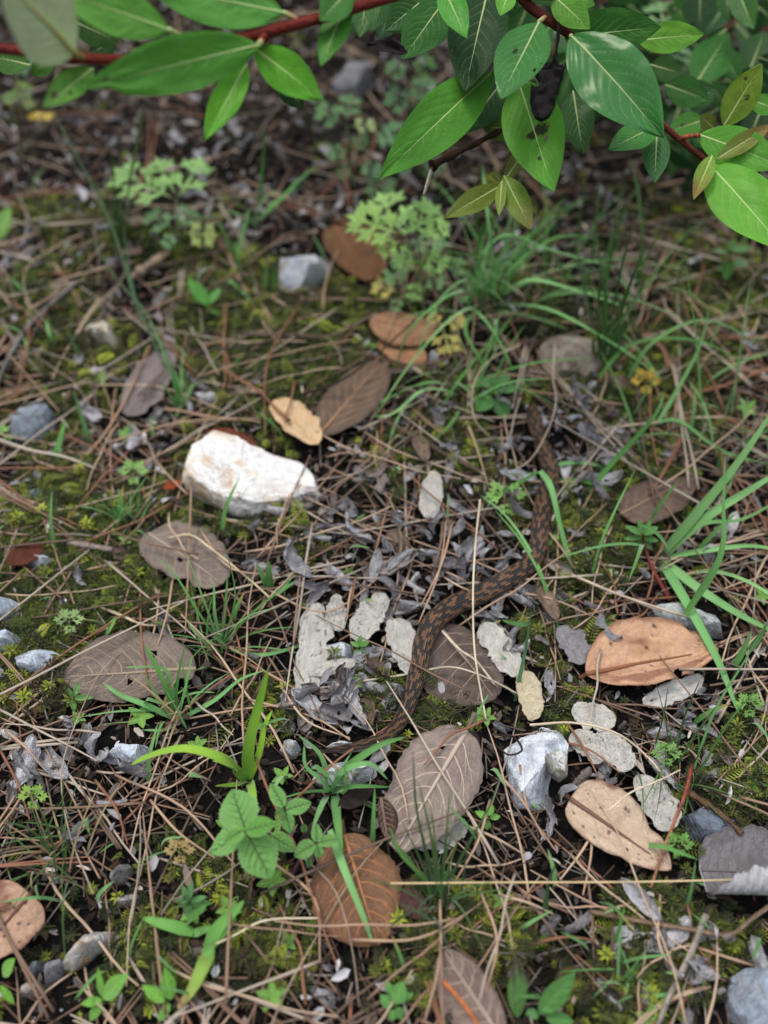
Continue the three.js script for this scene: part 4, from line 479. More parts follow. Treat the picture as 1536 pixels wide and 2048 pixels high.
for (const [x, y, c, lb] of [[64, 1592, C(160, 200, 92), 'tiny lobed green leaf at the left edge below the middle'], [138, 1240, C(160, 190, 120), 'tiny pale lobed leaf in the left moss'], [266, 942, C(150, 196, 104), 'tiny lobed leaf in moss left of the white stone'], [1332, 1506, C(140, 186, 96), 'tiny lobed leaf above the red stem at right'], [1356, 1688, C(130, 184, 84), 'tiny lobed leaf right of the pale tan leaf tip'], [358, 1700, C(196, 170, 110), 'tiny yellowing lobed leaf left of the hairy herb'], [1290, 760, C(216, 184, 70), 'yellow lobed leaf in the right moss'], [1498, 1408, C(140, 190, 96), 'tiny lobed leaf at the right edge']])
  mugwort(lb, [x, y + 22], [[x, y + 4, .016, x - 18, y - 8, .018, c, 1, 2], [x + 2, y + 4, .016, x + 20, y - 8, .018, c, 1, 2], [x + 1, y + 6, .015, x + 2, y + 22, .012, c, 1, 2], [x + 1, y + 2, .017, x + 2, y - 16, .02, c, 1, 2]], [[[x, y + 30, 0], [x + 1, y + 4, .016]]], { name: 'lobed_seedling' });

reseed(61);
{ let first = null; for (let k = 0; k < 60; k++) { const g0 = P(R(-20, 1556), R(620, 2040)); if (masks.some(m => Math.hypot(g0.x - m[0], g0.z - m[1]) < m[2])) continue;
  let t; if (!first) { first = t = thing('tiny_sprig', 'tiny bright green sprig among moss and needles', 'plant', g0, 'tiny green sprigs'); const n = 5; for (let j = 0; j < n; j++) { const a = j / n * 6.28 + .3, e = g0.clone().add(V(Math.cos(a) * .0065, .0075 + .002 * (j % 2), Math.sin(a) * .0065)), b0 = g0.clone().add(V(0, .006, 0)); herbLeaf(t, b0, e, .5, C(126, 176, 74), { nu: 10, nw: 6 }); } stemPart(t, [g0.clone().add(V(0, -.003, 0)), g0.clone().add(V(.0005, .006, 0))], .0006, C(110, 120, 60)); }
  else { t = first.clone(); t.name = numbered('tiny_sprig'); scene.add(t); t.position.copy(g0); t.rotation.set(R(-.3, .3), R(0, 6.28), R(-.3, .3)); t.scale.setScalar(R(.6, 1.25)); } } }

// ------------------------------------------------------------------ the shrub branches overhead
const LG = { mid: C(76, 138, 56), light: C(112, 172, 70), bright: C(104, 176, 44), dark: C(38, 76, 40), deep: C(46, 92, 46), gloss: C(50, 108, 56), pale: C(140, 158, 126), olive: C(124, 136, 60), yel: C(136, 166, 62), back: C(56, 100, 50) };
const RED = C(128, 50, 42), REDL = C(176, 110, 84);
function shrubLeaf(root, q) { // [bx, by, tx, ty, width px, depth base, depth tip, colour, extra]
  const [bx, by, tx, ty, w, d0, d1, colr, x = {}] = q, B = A(bx, by, d0), T = A(tx, ty, d1), L = B.distanceTo(T), W = w / FPX * (d0 + d1) / 2, sd = (bx * .31 + ty * .17) % 60;
  const f = leafForm({ L, wl: W / 2, wr: W / 2, peak: .46, qb: .78, qt: .9, nv: 9, slope: 1.15, sd, ku: (x.ku ?? -3), fold: x.fold ?? .1, quilt: .0025, wave: .022, twist: x.twist || 0, rag: .02, bend: x.bend || 0, bites: x.bites || [] });
  const toCam = camera.position.clone().sub(B).normalize(), m = frame(B, T, UPV.clone().multiplyScalar(.3).add(toCam.multiplyScalar(.95)).normalize(), x.roll || 0), vc = x.vc || cm(colr, C(204, 214, 150), .6);
  const blots = x.blots || [];
  const g = leafBlade(f, x.lo ? 18 : 64, x.lo ? 8 : 26, (u, v, ph) => {
    let c = cs([colr[0] * (x.lo ? .7 : 1.02), colr[1] * (x.lo ? .85 : 1.12), colr[2] * (x.lo ? .7 : .8)], 1 + .22 * fbm(u * 6 + sd, v * 3, sd, 3) + .1 * fbm(u * 40, v * 20, sd, 2)); const d = Math.abs(Math.sin(Math.PI * ph)); if (d < .35) c = cm(c, vc, .1 * (1 - d / .35)); if (x.tipc) c = cm(c, x.tipc, .75 * sst(.3, .95, u + .15 * noise(u * 4, v * 2, sd)));
    for (const [hu, hv, r, br] of blots) { const dd = Math.hypot((u - hu), (v - hv) * W / L / 2 * 1.0) + .012 * noise(u * 50, v * 30, sd); if (dd < r) c = cm(c, br || C(48, 38, 34), .9); else if (dd < r * 1.35) c = cm(c, C(120, 110, 50), .5); }
    return c;
  }, x.holes || []).applyMatrix4(m);
  const lf = part(root, 'leaf', g, x.gloss ? M.gloss : M.leaf);
  if (!x.lo || by > -60) part(root, 'midrib', ribTube(f, (.0004 + .004 * W) * (x.rw || 1.35), vc, -.0002, .97).applyMatrix4(m), M.stem, lf);
  if (!x.lo) part(root, 'side_vein', sideVeins(f, .00014 + .0005 * W, cm(colr, vc, .42), -.00005).applyMatrix4(m), M.stem, lf);
  if (x.pet) part(root, 'petiole', new MB().tube([B, ...(x.pet.map(p => A(p[0], p[1], p[2])))], () => .0013, t => cm(vc, REDL, t), 6).geo(), M.stem, lf);
  if (x.label) lf.userData.label = x.label;
}
function branch(name, label, stems, leaves) {
  const o = A(...stems[0].p[0]), root = thing(name, label, 'branch', o);
  for (const s of stems) part(root, s.name || 'stem', new MB().tube(s.p.map(q => A(...q)), t => mix(s.r0, s.r1, t), t => cs(s.c || RED, 1 + .3 * noise(t * 14, s.r0 * 1e4)), 9, 24).geo(), M.bark);
  for (const l of leaves) shrubLeaf(root, l);
  return root;
}
branch('shrub_branch', 'red-stemmed shrub branch with blurred green leaves across the top left', [
  { p: [[-60, 90, .36], [60, 104, .36], [210, 120, .37], [340, 108, .38], [480, 76, .385], [620, 42, .39], [800, -12, .4], [900, -40, .41]], r0: .002, r1: .0026 }, { p: [[516, 88, .387], [524, 80, .386], [532, 72, .386]], r0: .0016, r1: .002 }], [
  [150, 106, 6, -50, 165, .345, .30, C(186, 200, 180), { vc: C(214, 206, 120), rw: 2.2, pet: [[168, 116, .365]], roll: .1, label: 'grey-green blurred leaf showing its underside' }],
  [336, 60, 96, -30, 96, .37, .345, C(116, 178, 84), { pet: [[374, 78, .38]] }],
  [566, 26, 286, -34, 104, .385, .37, C(104, 170, 84), { pet: [[598, 42, .39]] }],
  [518, 90, 172, 172, 104, .382, .345, C(92, 156, 66), { ku: -2.5, roll: -.25, pet: [[524, 80, .386]], bites: [[.88, -1, .5, .05]], blots: [[.87, .2, .018]] }],
  [508, 96, 644, 198, 78, .39, .39, C(98, 168, 46), { roll: .1 }],
  [494, 128, 408, 274, 62, .395, .385, C(104, 176, 50), { roll: .2 }],
  [186, 138, 86, 212, 54, .375, .36, C(100, 152, 72), { fold: .3, blots: [[.75, .2, .06], [.55, -.4, .03]] }],
  [140, 40, 240, 84, 60, .40, .41, C(54, 92, 40), {}], [230, 76, 180, 110, 46, .42, .42, LG.dark, {}],
  [560, 150, 606, 218, 50, .42, .43, LG.dark, {}], [694, 6, 640, 126, 60, .40, .39, LG.mid, { roll: .3 }], [700, -20, 640, 40, 64, .39, .385, C(70, 128, 58), {}],
  [60, 130, -20, 110, 60, .42, .43, C(66, 110, 50), {}], [110, 110, 60, 150, 40, .43, .44, C(84, 140, 60), {}], [740, -40, 720, 70, 62, .42, .41, C(58, 104, 52), {}], [180, 60, 170, 20, 40, .42, .42, C(80, 120, 44), {}],
]);
branch('shrub_branch', 'glossy-leaved shrub branch hanging over the top right', [
  { p: [[1010, -60, .45], [1052, 6, .46], [1096, 40, .465], [1150, 78, .475], [1220, 150, .49], [1326, 250, .5], [1400, 312, .51], [1432, 330, .505]], r0: .0029, r1: .0014, c: C(112, 56, 46) },
  { p: [[1050, -10, .455], [1110, -8, .46], [1180, -30, .47]], r0: .002, r1: .0016, c: C(140, 62, 50) }, { p: [[1360, 276, .505], [1384, 272, .5], [1400, 270, .498]], r0: .0014, r1: .0012, c: C(170, 90, 70) }, { p: [[1110, 150, .5], [1060, 240, .51], [1012, 330, .5], [1004, 372, .49]], r0: .0016, r1: .0011, c: C(120, 100, 60) }], [
  [1078, 44, 1004, 182, 104, .455, .43, C(52, 112, 50), { holes: [[.44, .3, .04, .12]], pet: [[1090, 34, .463]], roll: .15, label: 'glossy leaf with a round hole', gloss: 1 }],
  [1142, 72, 1326, 250, 140, .46, .43, C(48, 112, 50), { pet: [[1150, 78, .474]], roll: -.1, ku: -4, label: 'largest glossy dark green leaf', gloss: 1 }],
  [1128, 76, 1326, 52, 88, .48, .47, C(62, 118, 50), { roll: .2 }], [1276, 82, 1410, 66, 60, .50, .49, C(112, 170, 62), {}],
  [1036, 160, 1102, 366, 120, .475, .445, C(98, 162, 60), { roll: .1, holes: [[.72, .15, .02, .08], [.62, .06, .01, .05], [.585, -.3, .02, .08]], blots: [[.5, -.22, .05], [.52, .15, .03]], label: 'light green leaf with insect holes' }],
  [984, 144, 770, 342, 106, .475, .44, C(92, 156, 60), { roll: -.15, ku: -2 }], [1008, 160, 924, 264, 78, .50, .49, C(44, 84, 46), {}],
  [976, -20, 930, 164, 118, .475, .45, C(34, 68, 36), { roll: .1 }], [884, -30, 932, 70, 56, .455, .44, C(86, 160, 66), {}], [900, -12, 806, 112, 92, .48, .47, C(56, 108, 50), { bites: [[.4, 1, .3, .06]] }], [860, -10, 770, 60, 80, .48, .48, C(50, 98, 48), {}], [760, -20, 740, 62, 60, .5, .5, LG.deep, {}],
  [1146, 182, 1166, 304, 66, .51, .50, C(46, 88, 44), {}], [1020, -20, 1000, 30, 40, .45, .445, C(110, 170, 70), {}], [1104, -10, 1180, 56, 60, .46, .455, C(100, 156, 62), {}], [1120, -20, 1190, 10, 50, .46, .46, C(90, 150, 60), {}],
  [1002, 372, 892, 432, 48, .485, .47, LG.olive, { tipc: C(136, 150, 70) }], [1008, 352, 1062, 456, 52, .485, .47, C(122, 152, 62), { tipc: C(140, 120, 70) }], [1004, 362, 998, 430, 22, .48, .472, C(140, 156, 80), {}], [1010, 360, 1064, 278, 34, .49, .50, C(116, 118, 62), {}], [1032, 262, 962, 250, 50, .5, .495, C(92, 112, 48), {}], [1000, 360, 984, 344, 16, .49, .485, C(150, 160, 90), {}],
  [1318, 250, 1220, 294, 60, .492, .475, C(60, 124, 54), { roll: .2, gloss: 1 }], [1314, 258, 1310, 362, 54, .5, .49, C(50, 104, 54), {}],
  [1398, 270, 1570, 330, 82, .5, .48, C(104, 170, 70), {}], [1418, 330, 1570, 486, 116, .495, .455, C(112, 178, 68), { roll: -.1 }],
  [1424, 312, 1388, 396, 36, .49, .48, C(132, 160, 70), { tipc: C(150, 84, 60), fold: .4 }], [1434, 318, 1548, 246, 38, .49, .485, C(124, 132, 64), { tipc: C(150, 110, 66), fold: .3 }], [1448, 252, 1524, 126, 66, .5, .48, C(124, 150, 56), { blots: [[.5, .3, .04], [.72, -.5, .03]] }], [1410, 240, 1336, 262, 50, .52, .52, C(90, 150, 66), { blots: [[.6, .1, .05]] }], [1500, 200, 1560, 220, 40, .5, .5, C(100, 166, 66), {}], [1430, 260, 1400, 230, 36, .51, .5, C(120, 130, 60), {}],
  [1300, 130, 1366, 146, 50, .53, .53, LG.back, {}], [1330, 170, 1420, 200, 60, .55, .55, C(60, 110, 52), {}], [1360, 200, 1436, 180, 60, .56, .56, C(48, 88, 46), {}], [1390, 170, 1460, 60, 80, .6, .6, C(64, 120, 56), {}], [1400, -20, 1400, 60, 70, .62, .62, C(40, 76, 44), {}], [1500, 140, 1530, 60, 70, .62, .62, C(48, 86, 46), {}], [1330, 60, 1300, 100, 40, .55, .55, C(50, 90, 46), {}],
]);
// the rest of the shrub, dark and out of focus behind, going on above the frame
{
  reseed(101); const st = [], lv = [];
  for (let k = 0; k < 170; k++) { const x = R(1000, 1700), y = R(-70, 330) * (x > 1320 ? 1 : .62) - 10, d = R(.58, .86); if (x < 1280 && y > 190) continue; const a = R(.2, 2.9), l = R(60, 120); lv.push([x, y, x + Math.cos(a) * l, y + Math.sin(a) * l * .8, l * R(.42, .52), d, d + R(-.02, .02), pick([C(44, 84, 42), C(56, 104, 46), C(36, 70, 36), C(70, 124, 54), C(50, 92, 50)]), { roll: R(-.4, .4), lo: 1 }]); }
  for (let k = 0; k < 24; k++) { const x = R(660, 1080), y = R(-90, 40), d = R(.56, .7), a = R(.2, 2.9), l = R(80, 120); lv.push([x, y, x + Math.cos(a) * l, y + Math.sin(a) * l * .6, l * R(.42, .5), d, d, pick([C(44, 84, 42), C(56, 104, 46), C(36, 70, 36)]), { roll: R(-.4, .4), lo: 1 }]); }
  for (let k = 0; k < 300; k++) { const x = R(-700, 2200), y = R(-900, -130), d = R(.55, 1.2), a = R(0, 6.28), l = R(90, 140); lv.push([x, y, x + Math.cos(a) * l, y + Math.sin(a) * l, l * R(.42, .5), d, d + R(-.04, .04), pick([C(56, 104, 46), C(70, 124, 54), C(84, 146, 60)]), { roll: R(-.6, .6), lo: 1 }]); }
  for (let k = 0; k < 9; k++) { const x = R(900, 1700); st.push({ p: [[1500 + R(-80, 200), -500, .9], [(x + 1500) / 2, -200, .8], [x, R(0, 180), R(.62, .8)]], r0: .003, r1: .0013, c: C(92, 56, 46) }); }
  for (let k = 0; k < 8; k++) st.push({ p: [[1500, -520, .9], [R(0, 1500), -600, .8], [R(-500, 1500), R(-800, -200), R(.6, 1)]], r0: .0034, r1: .0014, c: C(92, 56, 46) });
  branch('shrub', 'dark out-of-focus shrub foliage behind the branches at the top right', st, lv);
}
{ // twigs and withered leaf hanging in the shrub
  const o = A(1000, 262, .5), t1 = thing('snapped_twig', 'brown snapped twig poking out under the top right branch', 'twig', o);
  part(t1, 'bark', new MB().tube([[1010, 256, .5], [950, 288, .495], [900, 312, .49], [864, 332, .487]].map(q => A(...q)), t => .0022 + .0008 * noise(t * 9) + .0012 * sst(.9, 1, t), t => cs(C(78, 54, 44), 1 + .4 * noise(t * 20)), 9, 24).geo(), M.bark);
  part(t1, 'broken_tip', new MB().tube([[864, 334, .487], [858, 356, .486], [848, 390, .484]].map(q => A(...q)), t => .0007 + .0004 * Math.sin(t * 3), t => t < .2 ? C(120, 70, 50) : C(206, 200, 186), 6, 10).geo(), M.bark);
  const p = A(1120, 56, .45), t2 = thing('withered_leaf', 'black withered leaf hanging beside the largest glossy leaf', 'dead leaf', p), T = A(1084, 236, .43), L = p.distanceTo(T);
  const f = leafForm({ L, wl: .012, wr: .011, peak: .68, qb: 2.2, qt: .4, kv: 110, sd: 4, wave: .12, rag: .9, twist: 160, quilt: .04 }); part(t2, 'blade', leafBlade(f, 60, 26, (u, v) => cs(C(34, 30, 32), 1 + .6 * fbm(u * 9, v * 4, 2)), [], .0003).applyMatrix4(frame(p, T, camera.position.clone().sub(p).normalize(), .3)), M.dead);
  const p3 = A(734, 90, .44), t3 = thing('withered_leaf', 'dark shrivelled leaf roll hanging at the top middle', 'dead leaf', p3), T3 = A(814, 104, .44), f3 = leafForm({ L: p3.distanceTo(T3), wl: .0045, wr: .0045, kv: 260, sd: 9, wave: .12, rag: .3 }); part(t3, 'blade', leafBlade(f3, 40, 20, (u, v) => cs(C(52, 42, 44), 1 + .5 * fbm(u * 9, v * 4, 2)), [], .0003).applyMatrix4(frame(p3, T3, UPV, .4)), M.dead);
}

// ------------------------------------------------------------------ twigs, straws, stems with a place of their own
function strand(name, label, cat, pts, r, col, o = {}) { const w = pts.map(p => P(p[0], p[1], p[2])); return single(name, label, cat, new MB().tube(w, t => r * (name === 'straw' ? .72 : .85) * (1 - (o.taper ?? .3) * t) * (1 + (o.lump || 0) * noise(t * 16, r * 1e5)), t => cs(cm(col, o.end || col, t), 1 + .25 * noise(t * 18, r * 3e4)), o.sides || 6, o.seg || 22).geo(), o.mat || M.needle, w[0].clone(), o.group); }
strand('straw', 'long pale straw running level to the right edge', 'straw', [[780, 1767, .02], [1000, 1765, .024], [1250, 1764, .024], [1450, 1760, .024], [1570, 1756, .022]], .0007, C(206, 182, 140));
strand('straw', 'pale bent straw left of the russet leaf', 'straw', [[406, 1900, .006], [470, 1870, .014], [526, 1842, .018], [640, 1836, .014]], .0007, C(214, 200, 170), { taper: .2 });
strand('twig', 'grey-brown thin twig bending up at the lower right', 'twig', [[1180, 1822, .008], [1270, 1840, .012], [1380, 1858, .014], [1462, 1868, .014], [1500, 1840, .014], [1570, 1790, .014]], .0016, C(150, 126, 104), { lump: .2, mat: M.bark });
strand('twig', 'pale bleached stick leaning at the lower right', 'twig', [[1412, 1830, .016], [1380, 1910, .014], [1340, 1990, .01], [1316, 2050, .008]], .0019, C(176, 166, 154), { lump: .15, mat: M.bark });
strand('twig', 'dark knobbly twig right of the pale tan leaf', 'twig', [[1372, 1582, .014], [1420, 1612, .016], [1456, 1640, .016], [1484, 1668, .014]], .0021, C(112, 86, 66), { lump: .4, mat: M.bark });
strand('red_stem', 'slender dark red plant stem right of the pale tan leaf', 'plant stem', [[1384, 1530, .02], [1370, 1590, .02], [1350, 1640, .018], [1320, 1720, .014], [1302, 1776, .006]], .0013, C(150, 64, 54), { mat: M.bark, end: C(190, 140, 112), lump: .15 });
strand('twig', 'long grey twig at the left edge in upper moss', 'twig', [[-20, 800, .006], [10, 730, .01], [50, 660, .012], [100, 610, .012], [150, 566, .01]], .0024, C(140, 132, 128), { lump: .3, mat: M.bark });
strand('twig', 'dark thin twig above the cream torn leaf', 'twig', [[600, 790, .012], [680, 762, .02], [740, 720, .022], [830, 640, .02]], .0011, C(70, 58, 50), { mat: M.bark });
strand('twig', 'dark thin stick crossing in front of the upper moss', 'twig', [[380, 704, .01], [470, 694, .014], [560, 678, .014], [600, 668, .014]], .0012, C(84, 76, 70), { mat: M.bark });
strand('straw', 'pale vertical straw hanging over the snake body', 'straw', [[960, 1000, .02], [950, 1100, .026], [946, 1200, .03], [950, 1310, .02], [972, 1440, .008]], .0009, C(206, 192, 166), { taper: .1 });
strand('straw', 'pale horizontal straw crossing under the snake', 'straw', [[560, 1390, .006], [700, 1366, .008], [818, 1348, .008], [900, 1334, .014], [960, 1350, .014], [1040, 1390, .008]], .0009, C(190, 178, 158));
strand('straw', 'thick pale bark-edged straw on the leaf half under the snake', 'straw', [[884, 1262, .014], [920, 1300, .016], [950, 1320, .014], [990, 1370, .01]], .0013, C(196, 182, 160), { lump: .2 });
strand('straw', 'pale branching straw above the oval grey-brown leaf', 'straw', [[180, 1206, .006], [240, 1230, .01], [290, 1250, .012], [330, 1250, .008]], .0012, C(190, 172, 146), { lump: .2 });
strand('straw', 'straw arching over the dead leaf below the white stone', 'straw', [[336, 1076, .014], [380, 1070, .018], [420, 1096, .018], [500, 1160, .012], [540, 1196, .006]], .0012, C(200, 182, 150));
strand('straw', 'long tan straw running up left of the white stone', 'straw', [[120, 960, .006], [200, 880, .012], [250, 800, .014], [300, 690, .014]], .0014, C(160, 130, 104));
strand('straw', 'pale straws crossing at the left edge', 'straw', [[-10, 876, .01], [60, 900, .012], [130, 914, .012], [190, 936, .008]], .0014, C(190, 180, 164));
strand('straw', 'looped pale straw behind the snake head', 'straw', [[1110, 690, .03], [1106, 760, .03], [1112, 800, .03], [1096, 860, .03], [1060, 920, .02], [1020, 945, .008]], .0011, C(170, 154, 136));
strand('straw', 'pale looping straw left of the green rosette', 'straw', [[1040, 690, .03], [980, 720, .03], [945, 780, .028], [950, 840, .02], [985, 880, .01]], .0011, C(172, 154, 130));
strand('straw', 'pale long straw below the big orange-tan leaf', 'straw', [[1060, 1450, .03], [1150, 1446, .026], [1240, 1470, .02], [1310, 1530, .012], [1330, 1560, .01]], .0009, C(206, 188, 160));
strand('straw', 'pale straw rising to the right of the snake bend', 'straw', [[1144, 1150, .01], [1240, 1190, .014], [1330, 1220, .014], [1430, 1250, .01]], .0013, C(190, 172, 150));
strand('straw', 'pale fine straw lying on the pale tan leaf', 'straw', [[1216, 1622, .024], [1260, 1586, .026], [1320, 1560, .024], [1360, 1540, .02]], .0007, C(214, 196, 170));
strand('twig', 'short broken wood splinter at upper left', 'wood chip', [[256, 560, .01], [290, 536, .012], [336, 506, .012]], .0045, C(158, 138, 118), { lump: .5, mat: M.bark, taper: .1 });
strand('twig', 'grey split twig piece above the left dead leaf', 'twig', [[140, 1084, .008], [180, 1092, .01], [226, 1100, .008]], .0032, C(164, 148, 136), { lump: .4, mat: M.bark });
strand('pine_needle', 'orange needle with a dark sheath lying on the bottom leaf', 'pine needle', [[886, 1962, .02], [912, 1990, .02], [936, 2020, .02], [962, 2060, .018]], .0013, C(178, 104, 60), { end: C(190, 110, 60) });
strand('twig', 'dark mossy root strand above the large grey-white stone', 'twig', [[1000, 1470, .02], [1030, 1476, .03], [1044, 1500, .03], [1020, 1510, .028], [990, 1490, .02]], .0008, C(64, 50, 34), { mat: M.bark });

reseed(303);
for (const [x0, y0, x1, y1, b, c] of [[893, 1035, 838, 1245, 6, 0], [905, 1045, 842, 1212, 5, 0], [886, 1040, 862, 1160, 4, 3], [880, 1140, 945, 1172, 4, 0], [884, 1152, 950, 1186, -3, 2], [712, 1150, 690, 1242, 3, 7], [705, 1170, 694, 1238, -3, 0], [520, 1172, 770, 1146, -26, 0], [400, 1060, 570, 1150, -20, 0], [60, 616, 30, 800, 4, 7], [0, 590, 108, 680, 6, 7], [206, 888, 536, 838, 6, 0], [180, 770, 440, 818, 8, 2], [0, 820, 64, 832, 2, 7], [590, 760, 560, 860, 4, 7], [604, 600, 530, 870, -12, 7], [376, 990, 300, 905, 3, 0], [1094, 1060, 1150, 1140, 3, 0], [980, 1600, 912, 1760, 6, 0], [990, 1540, 1090, 1680, 5, 0], [1200, 1640, 1120, 1760, 3, 2], [1170, 1600, 1166, 1790, 8, 0], [930, 1650, 1050, 1710, 3, 2], [300, 1600, 430, 1716, -6, 0], [190, 1560, 256, 1690, 8, 7], [230, 1550, 470, 1730, 10, 0], [470, 1620, 560, 1720, -8, 0], [540, 1720, 640, 1920, 20, 0], [700, 1880, 960, 1810, -12, 0], [880, 1800, 850, 2040, 6, 0], [960, 1780, 970, 1990, 14, 0], [1000, 1790, 1110, 1830, 4, 2], [1320, 1790, 1390, 1980, -18, 2], [1060, 1890, 1190, 1880, 8, 7], [590, 1600, 780, 1450, 4, 7], [700, 1560, 640, 1500, 2, 0], [560, 1370, 700, 1476, -14, 2], [500, 1400, 640, 1420, -4, 0], [590, 1420, 700, 1480, 5, 0], [280, 1180, 300, 1390, -3, 7], [318, 1180, 298, 1300, 4, 0], [345, 1160, 316, 1290, 3, 0], [1000, 1180, 1200, 1240, 6, 0], [1040, 1530, 1110, 1700, -10, 0], [1100, 1480, 1240, 1545, 10, 7], [1130, 1440, 1200, 1560, 3, 7], [0, 1500, 60, 1640, 4, 7], [10, 1460, 90, 1540, 4, 0]]) {
  const cx = (x0 + x1) / 2 + b * (y1 - y0) / 100, cy = (y0 + y1) / 2 - b * (x1 - x0) / 100, k = NCOL[c], pts = [P(x0, y0, R(.006, .014)), P(cx, cy, R(.012, .019)), P(x1, y1, R(.005, .014))];
  single('pine_needle', c === 2 ? 'pale pine needle lying across the top of the litter' : c === 7 ? 'reddish pine needle lying across the top of the litter' : 'tan pine needle lying across the top of the litter', 'pine needle', new MB().tube(pts, t => .00072 * (1 - .5 * t * t), t => cs(t < .06 ? cs(k, .5) : k, 1.05 + .18 * noise(t * 11, x0)), 5, 10).geo(), M.needle, pts[0].clone(), c === 2 ? 'pale needles on top of the litter' : c === 7 ? 'reddish needles on top of the litter' : 'tan needles on top of the litter');
}

for (const [x, y, r] of [[500, 1560, .016], [490, 1660, .022], [570, 1620, .014], [634, 1690, .012], [378, 1806, .012], [1090, 1990, .018], [1034, 1980, .012], [990, 790, .012], [1285, 1075, .012], [670, 1590, .014], [440, 1880, .014]]) { const p = P(x, y); masks.push([p.x, p.z, r, false]); }
// ------------------------------------------------------------------ loose pine needles, grey leaf bits, moss, crumbs
const inside = (p, mx = 60) => { const q = toPx(p); return q[0] > -mx && q[0] < 1536 + mx && q[1] > -mx && q[1] < 2048 + mx; };
const spot = () => { for (;;) { const x = R(-.62, .62), z = R(.12, -1.35), p = V(x, 0, z); p.y = G(x, z); const q = toPx(p); if (q[2] > .05 && q[0] > -260 && q[0] < 1796 && q[1] > -160 && q[1] < 2330) return p; } };
const over = (x, z) => { let r = 0; for (const m of masks) { const d = (x - m[0]) ** 2 + (z - m[1]) ** 2; if (d < m[2] * m[2]) { if (m[3]) return 2; r = 1; } } return r; };
function needleGeo(L, r, bow, kink, c) { const pts = []; for (let k = 0; k <= 4; k++) { const t = k / 4 - .5; pts.push(V(t * L, .0015 * Math.sin(k * 2.1 + kink * 9), bow * L * (.25 - t * t) * 1.6 + kink * L * .04 * Math.sin(k * 2.3))); } return new MB().tube(pts, t => r * (1 - .55 * t * t), t => cs(t < .07 ? cs(c, .5) : c, 1 + .18 * noise(t * 11, L * 900)), 5, 9).geo(); }
function needlePlace() {
  for (;;) {
    const p = spot(), yaw = R(0, 6.283), L = R(.03, .12), c = Math.cos(yaw), s = Math.sin(yaw); let o = 0; for (const k of [-.45, -.25, 0, .25, .45]) o = Math.max(o, over(p.x + c * k * L, p.z - s * k * L));
    if (o === 2 || (o === 1 && rnd() < .9) || rnd() < .84 * sst(1000, 300, toPx(p)[1])) continue;
    const e0 = G(p.x - c * L * .45, p.z + s * L * .45), e1 = G(p.x + c * L * .45, p.z - s * L * .45), up = o ? .016 : R(.003, .011); p.y = Math.max(p.y, (e0 + e1) / 2) + up;
    return { p, yaw, L, tilt: Math.atan2(e1 - e0, L * .9) + R(-.05, .05), roll: R(-.3, .3) };
  }
}
reseed(5);
{
  const protos = []; for (let k = 0; k < 24; k++) protos.push(needleGeo(1, .00062 / .08 * R(.75, 1.25), R(-.22, .22) * rnd(), R(-.5, .5) * rnd(), NCOL[k % NCOL.length]));
  const nlabel = { 0: ['tan pine needle lying loose in the litter', 'tan pine needles'], 1: ['grey weathered pine needle lying loose in the litter', 'grey pine needles'] };
  const nears = [], fars = [];
  for (let k = 0; k < 1650; k++) { const q = needlePlace(), px = toPx(q.p); q.k = Math.floor(rnd() * 24); (inside(q.p, 0) && px[1] > 900 && nears.length < 250 ? nears : fars).push(q); }
  const setM = (o, q) => { o.position.copy(q.p); o.rotation.set(q.roll, q.yaw, q.tilt, 'YZX'); o.scale.set(q.L, .085, .085 + q.L * .1); };
  let first = null;
  for (const q of nears) { let m; if (!first) { first = m = mesh(numbered('pine_needle'), protos[q.k], M.needle); } else { m = first.clone(); m.geometry = protos[q.k]; m.name = numbered('pine_needle'); } const g = (q.k % 8 === 5 || q.k % 8 === 6) ? 1 : 0; tag(m, nlabel[g][0], 'pine needle', nlabel[g][1]); setM(m, q); scene.add(m); }
  const gs = [], o = new THREE.Object3D(); for (const q of fars) { setM(o, q); o.updateMatrix(); gs.push(protos[q.k].clone().applyMatrix4(o.matrix)); if (rnd() < .3) { o.rotation.y += R(-.12, .12); o.position.x += R(-.003, .003); o.updateMatrix(); gs.push(protos[q.k].clone().applyMatrix4(o.matrix)); } }
  const m = mesh('pine_needle_litter', mergeGeometries(gs), M.needle); tag(m, 'bed of fallen tan and grey pine needles all over the ground', 'needle litter', null, 'stuff'); scene.add(m);
}
{ // pale dry grass stems, looping
  reseed(9);
  for (let k = 0; k < 95; k++) { const p = spot(), a = R(0, 6.28), L = R(.05, .16), pts = []; let an = a, x = p.x, z = p.z, bad = false; const turn = R(-.5, .5); for (let s = 0; s < 6; s++) { pts.push(V(x, G(x, z) + .006 + .008 * Math.sin(s / 5 * Math.PI) * R(.6, 1.6), z)); if (over(x, z) === 2) bad = true; an += turn * R(.3, 1.2); x += Math.cos(an) * L / 5; z += Math.sin(an) * L / 5; } if (bad) continue;
    single('dry_grass_stem', 'pale curved dry grass stem in the litter', 'dry stem', new MB().tube(pts, t => .00045 * (1 - .4 * t), () => cs(C(180, 164, 142), R(.55, 1.05)), 5, 18).geo(), M.needle, pts[0].clone(), 'dry grass stems'); }
}
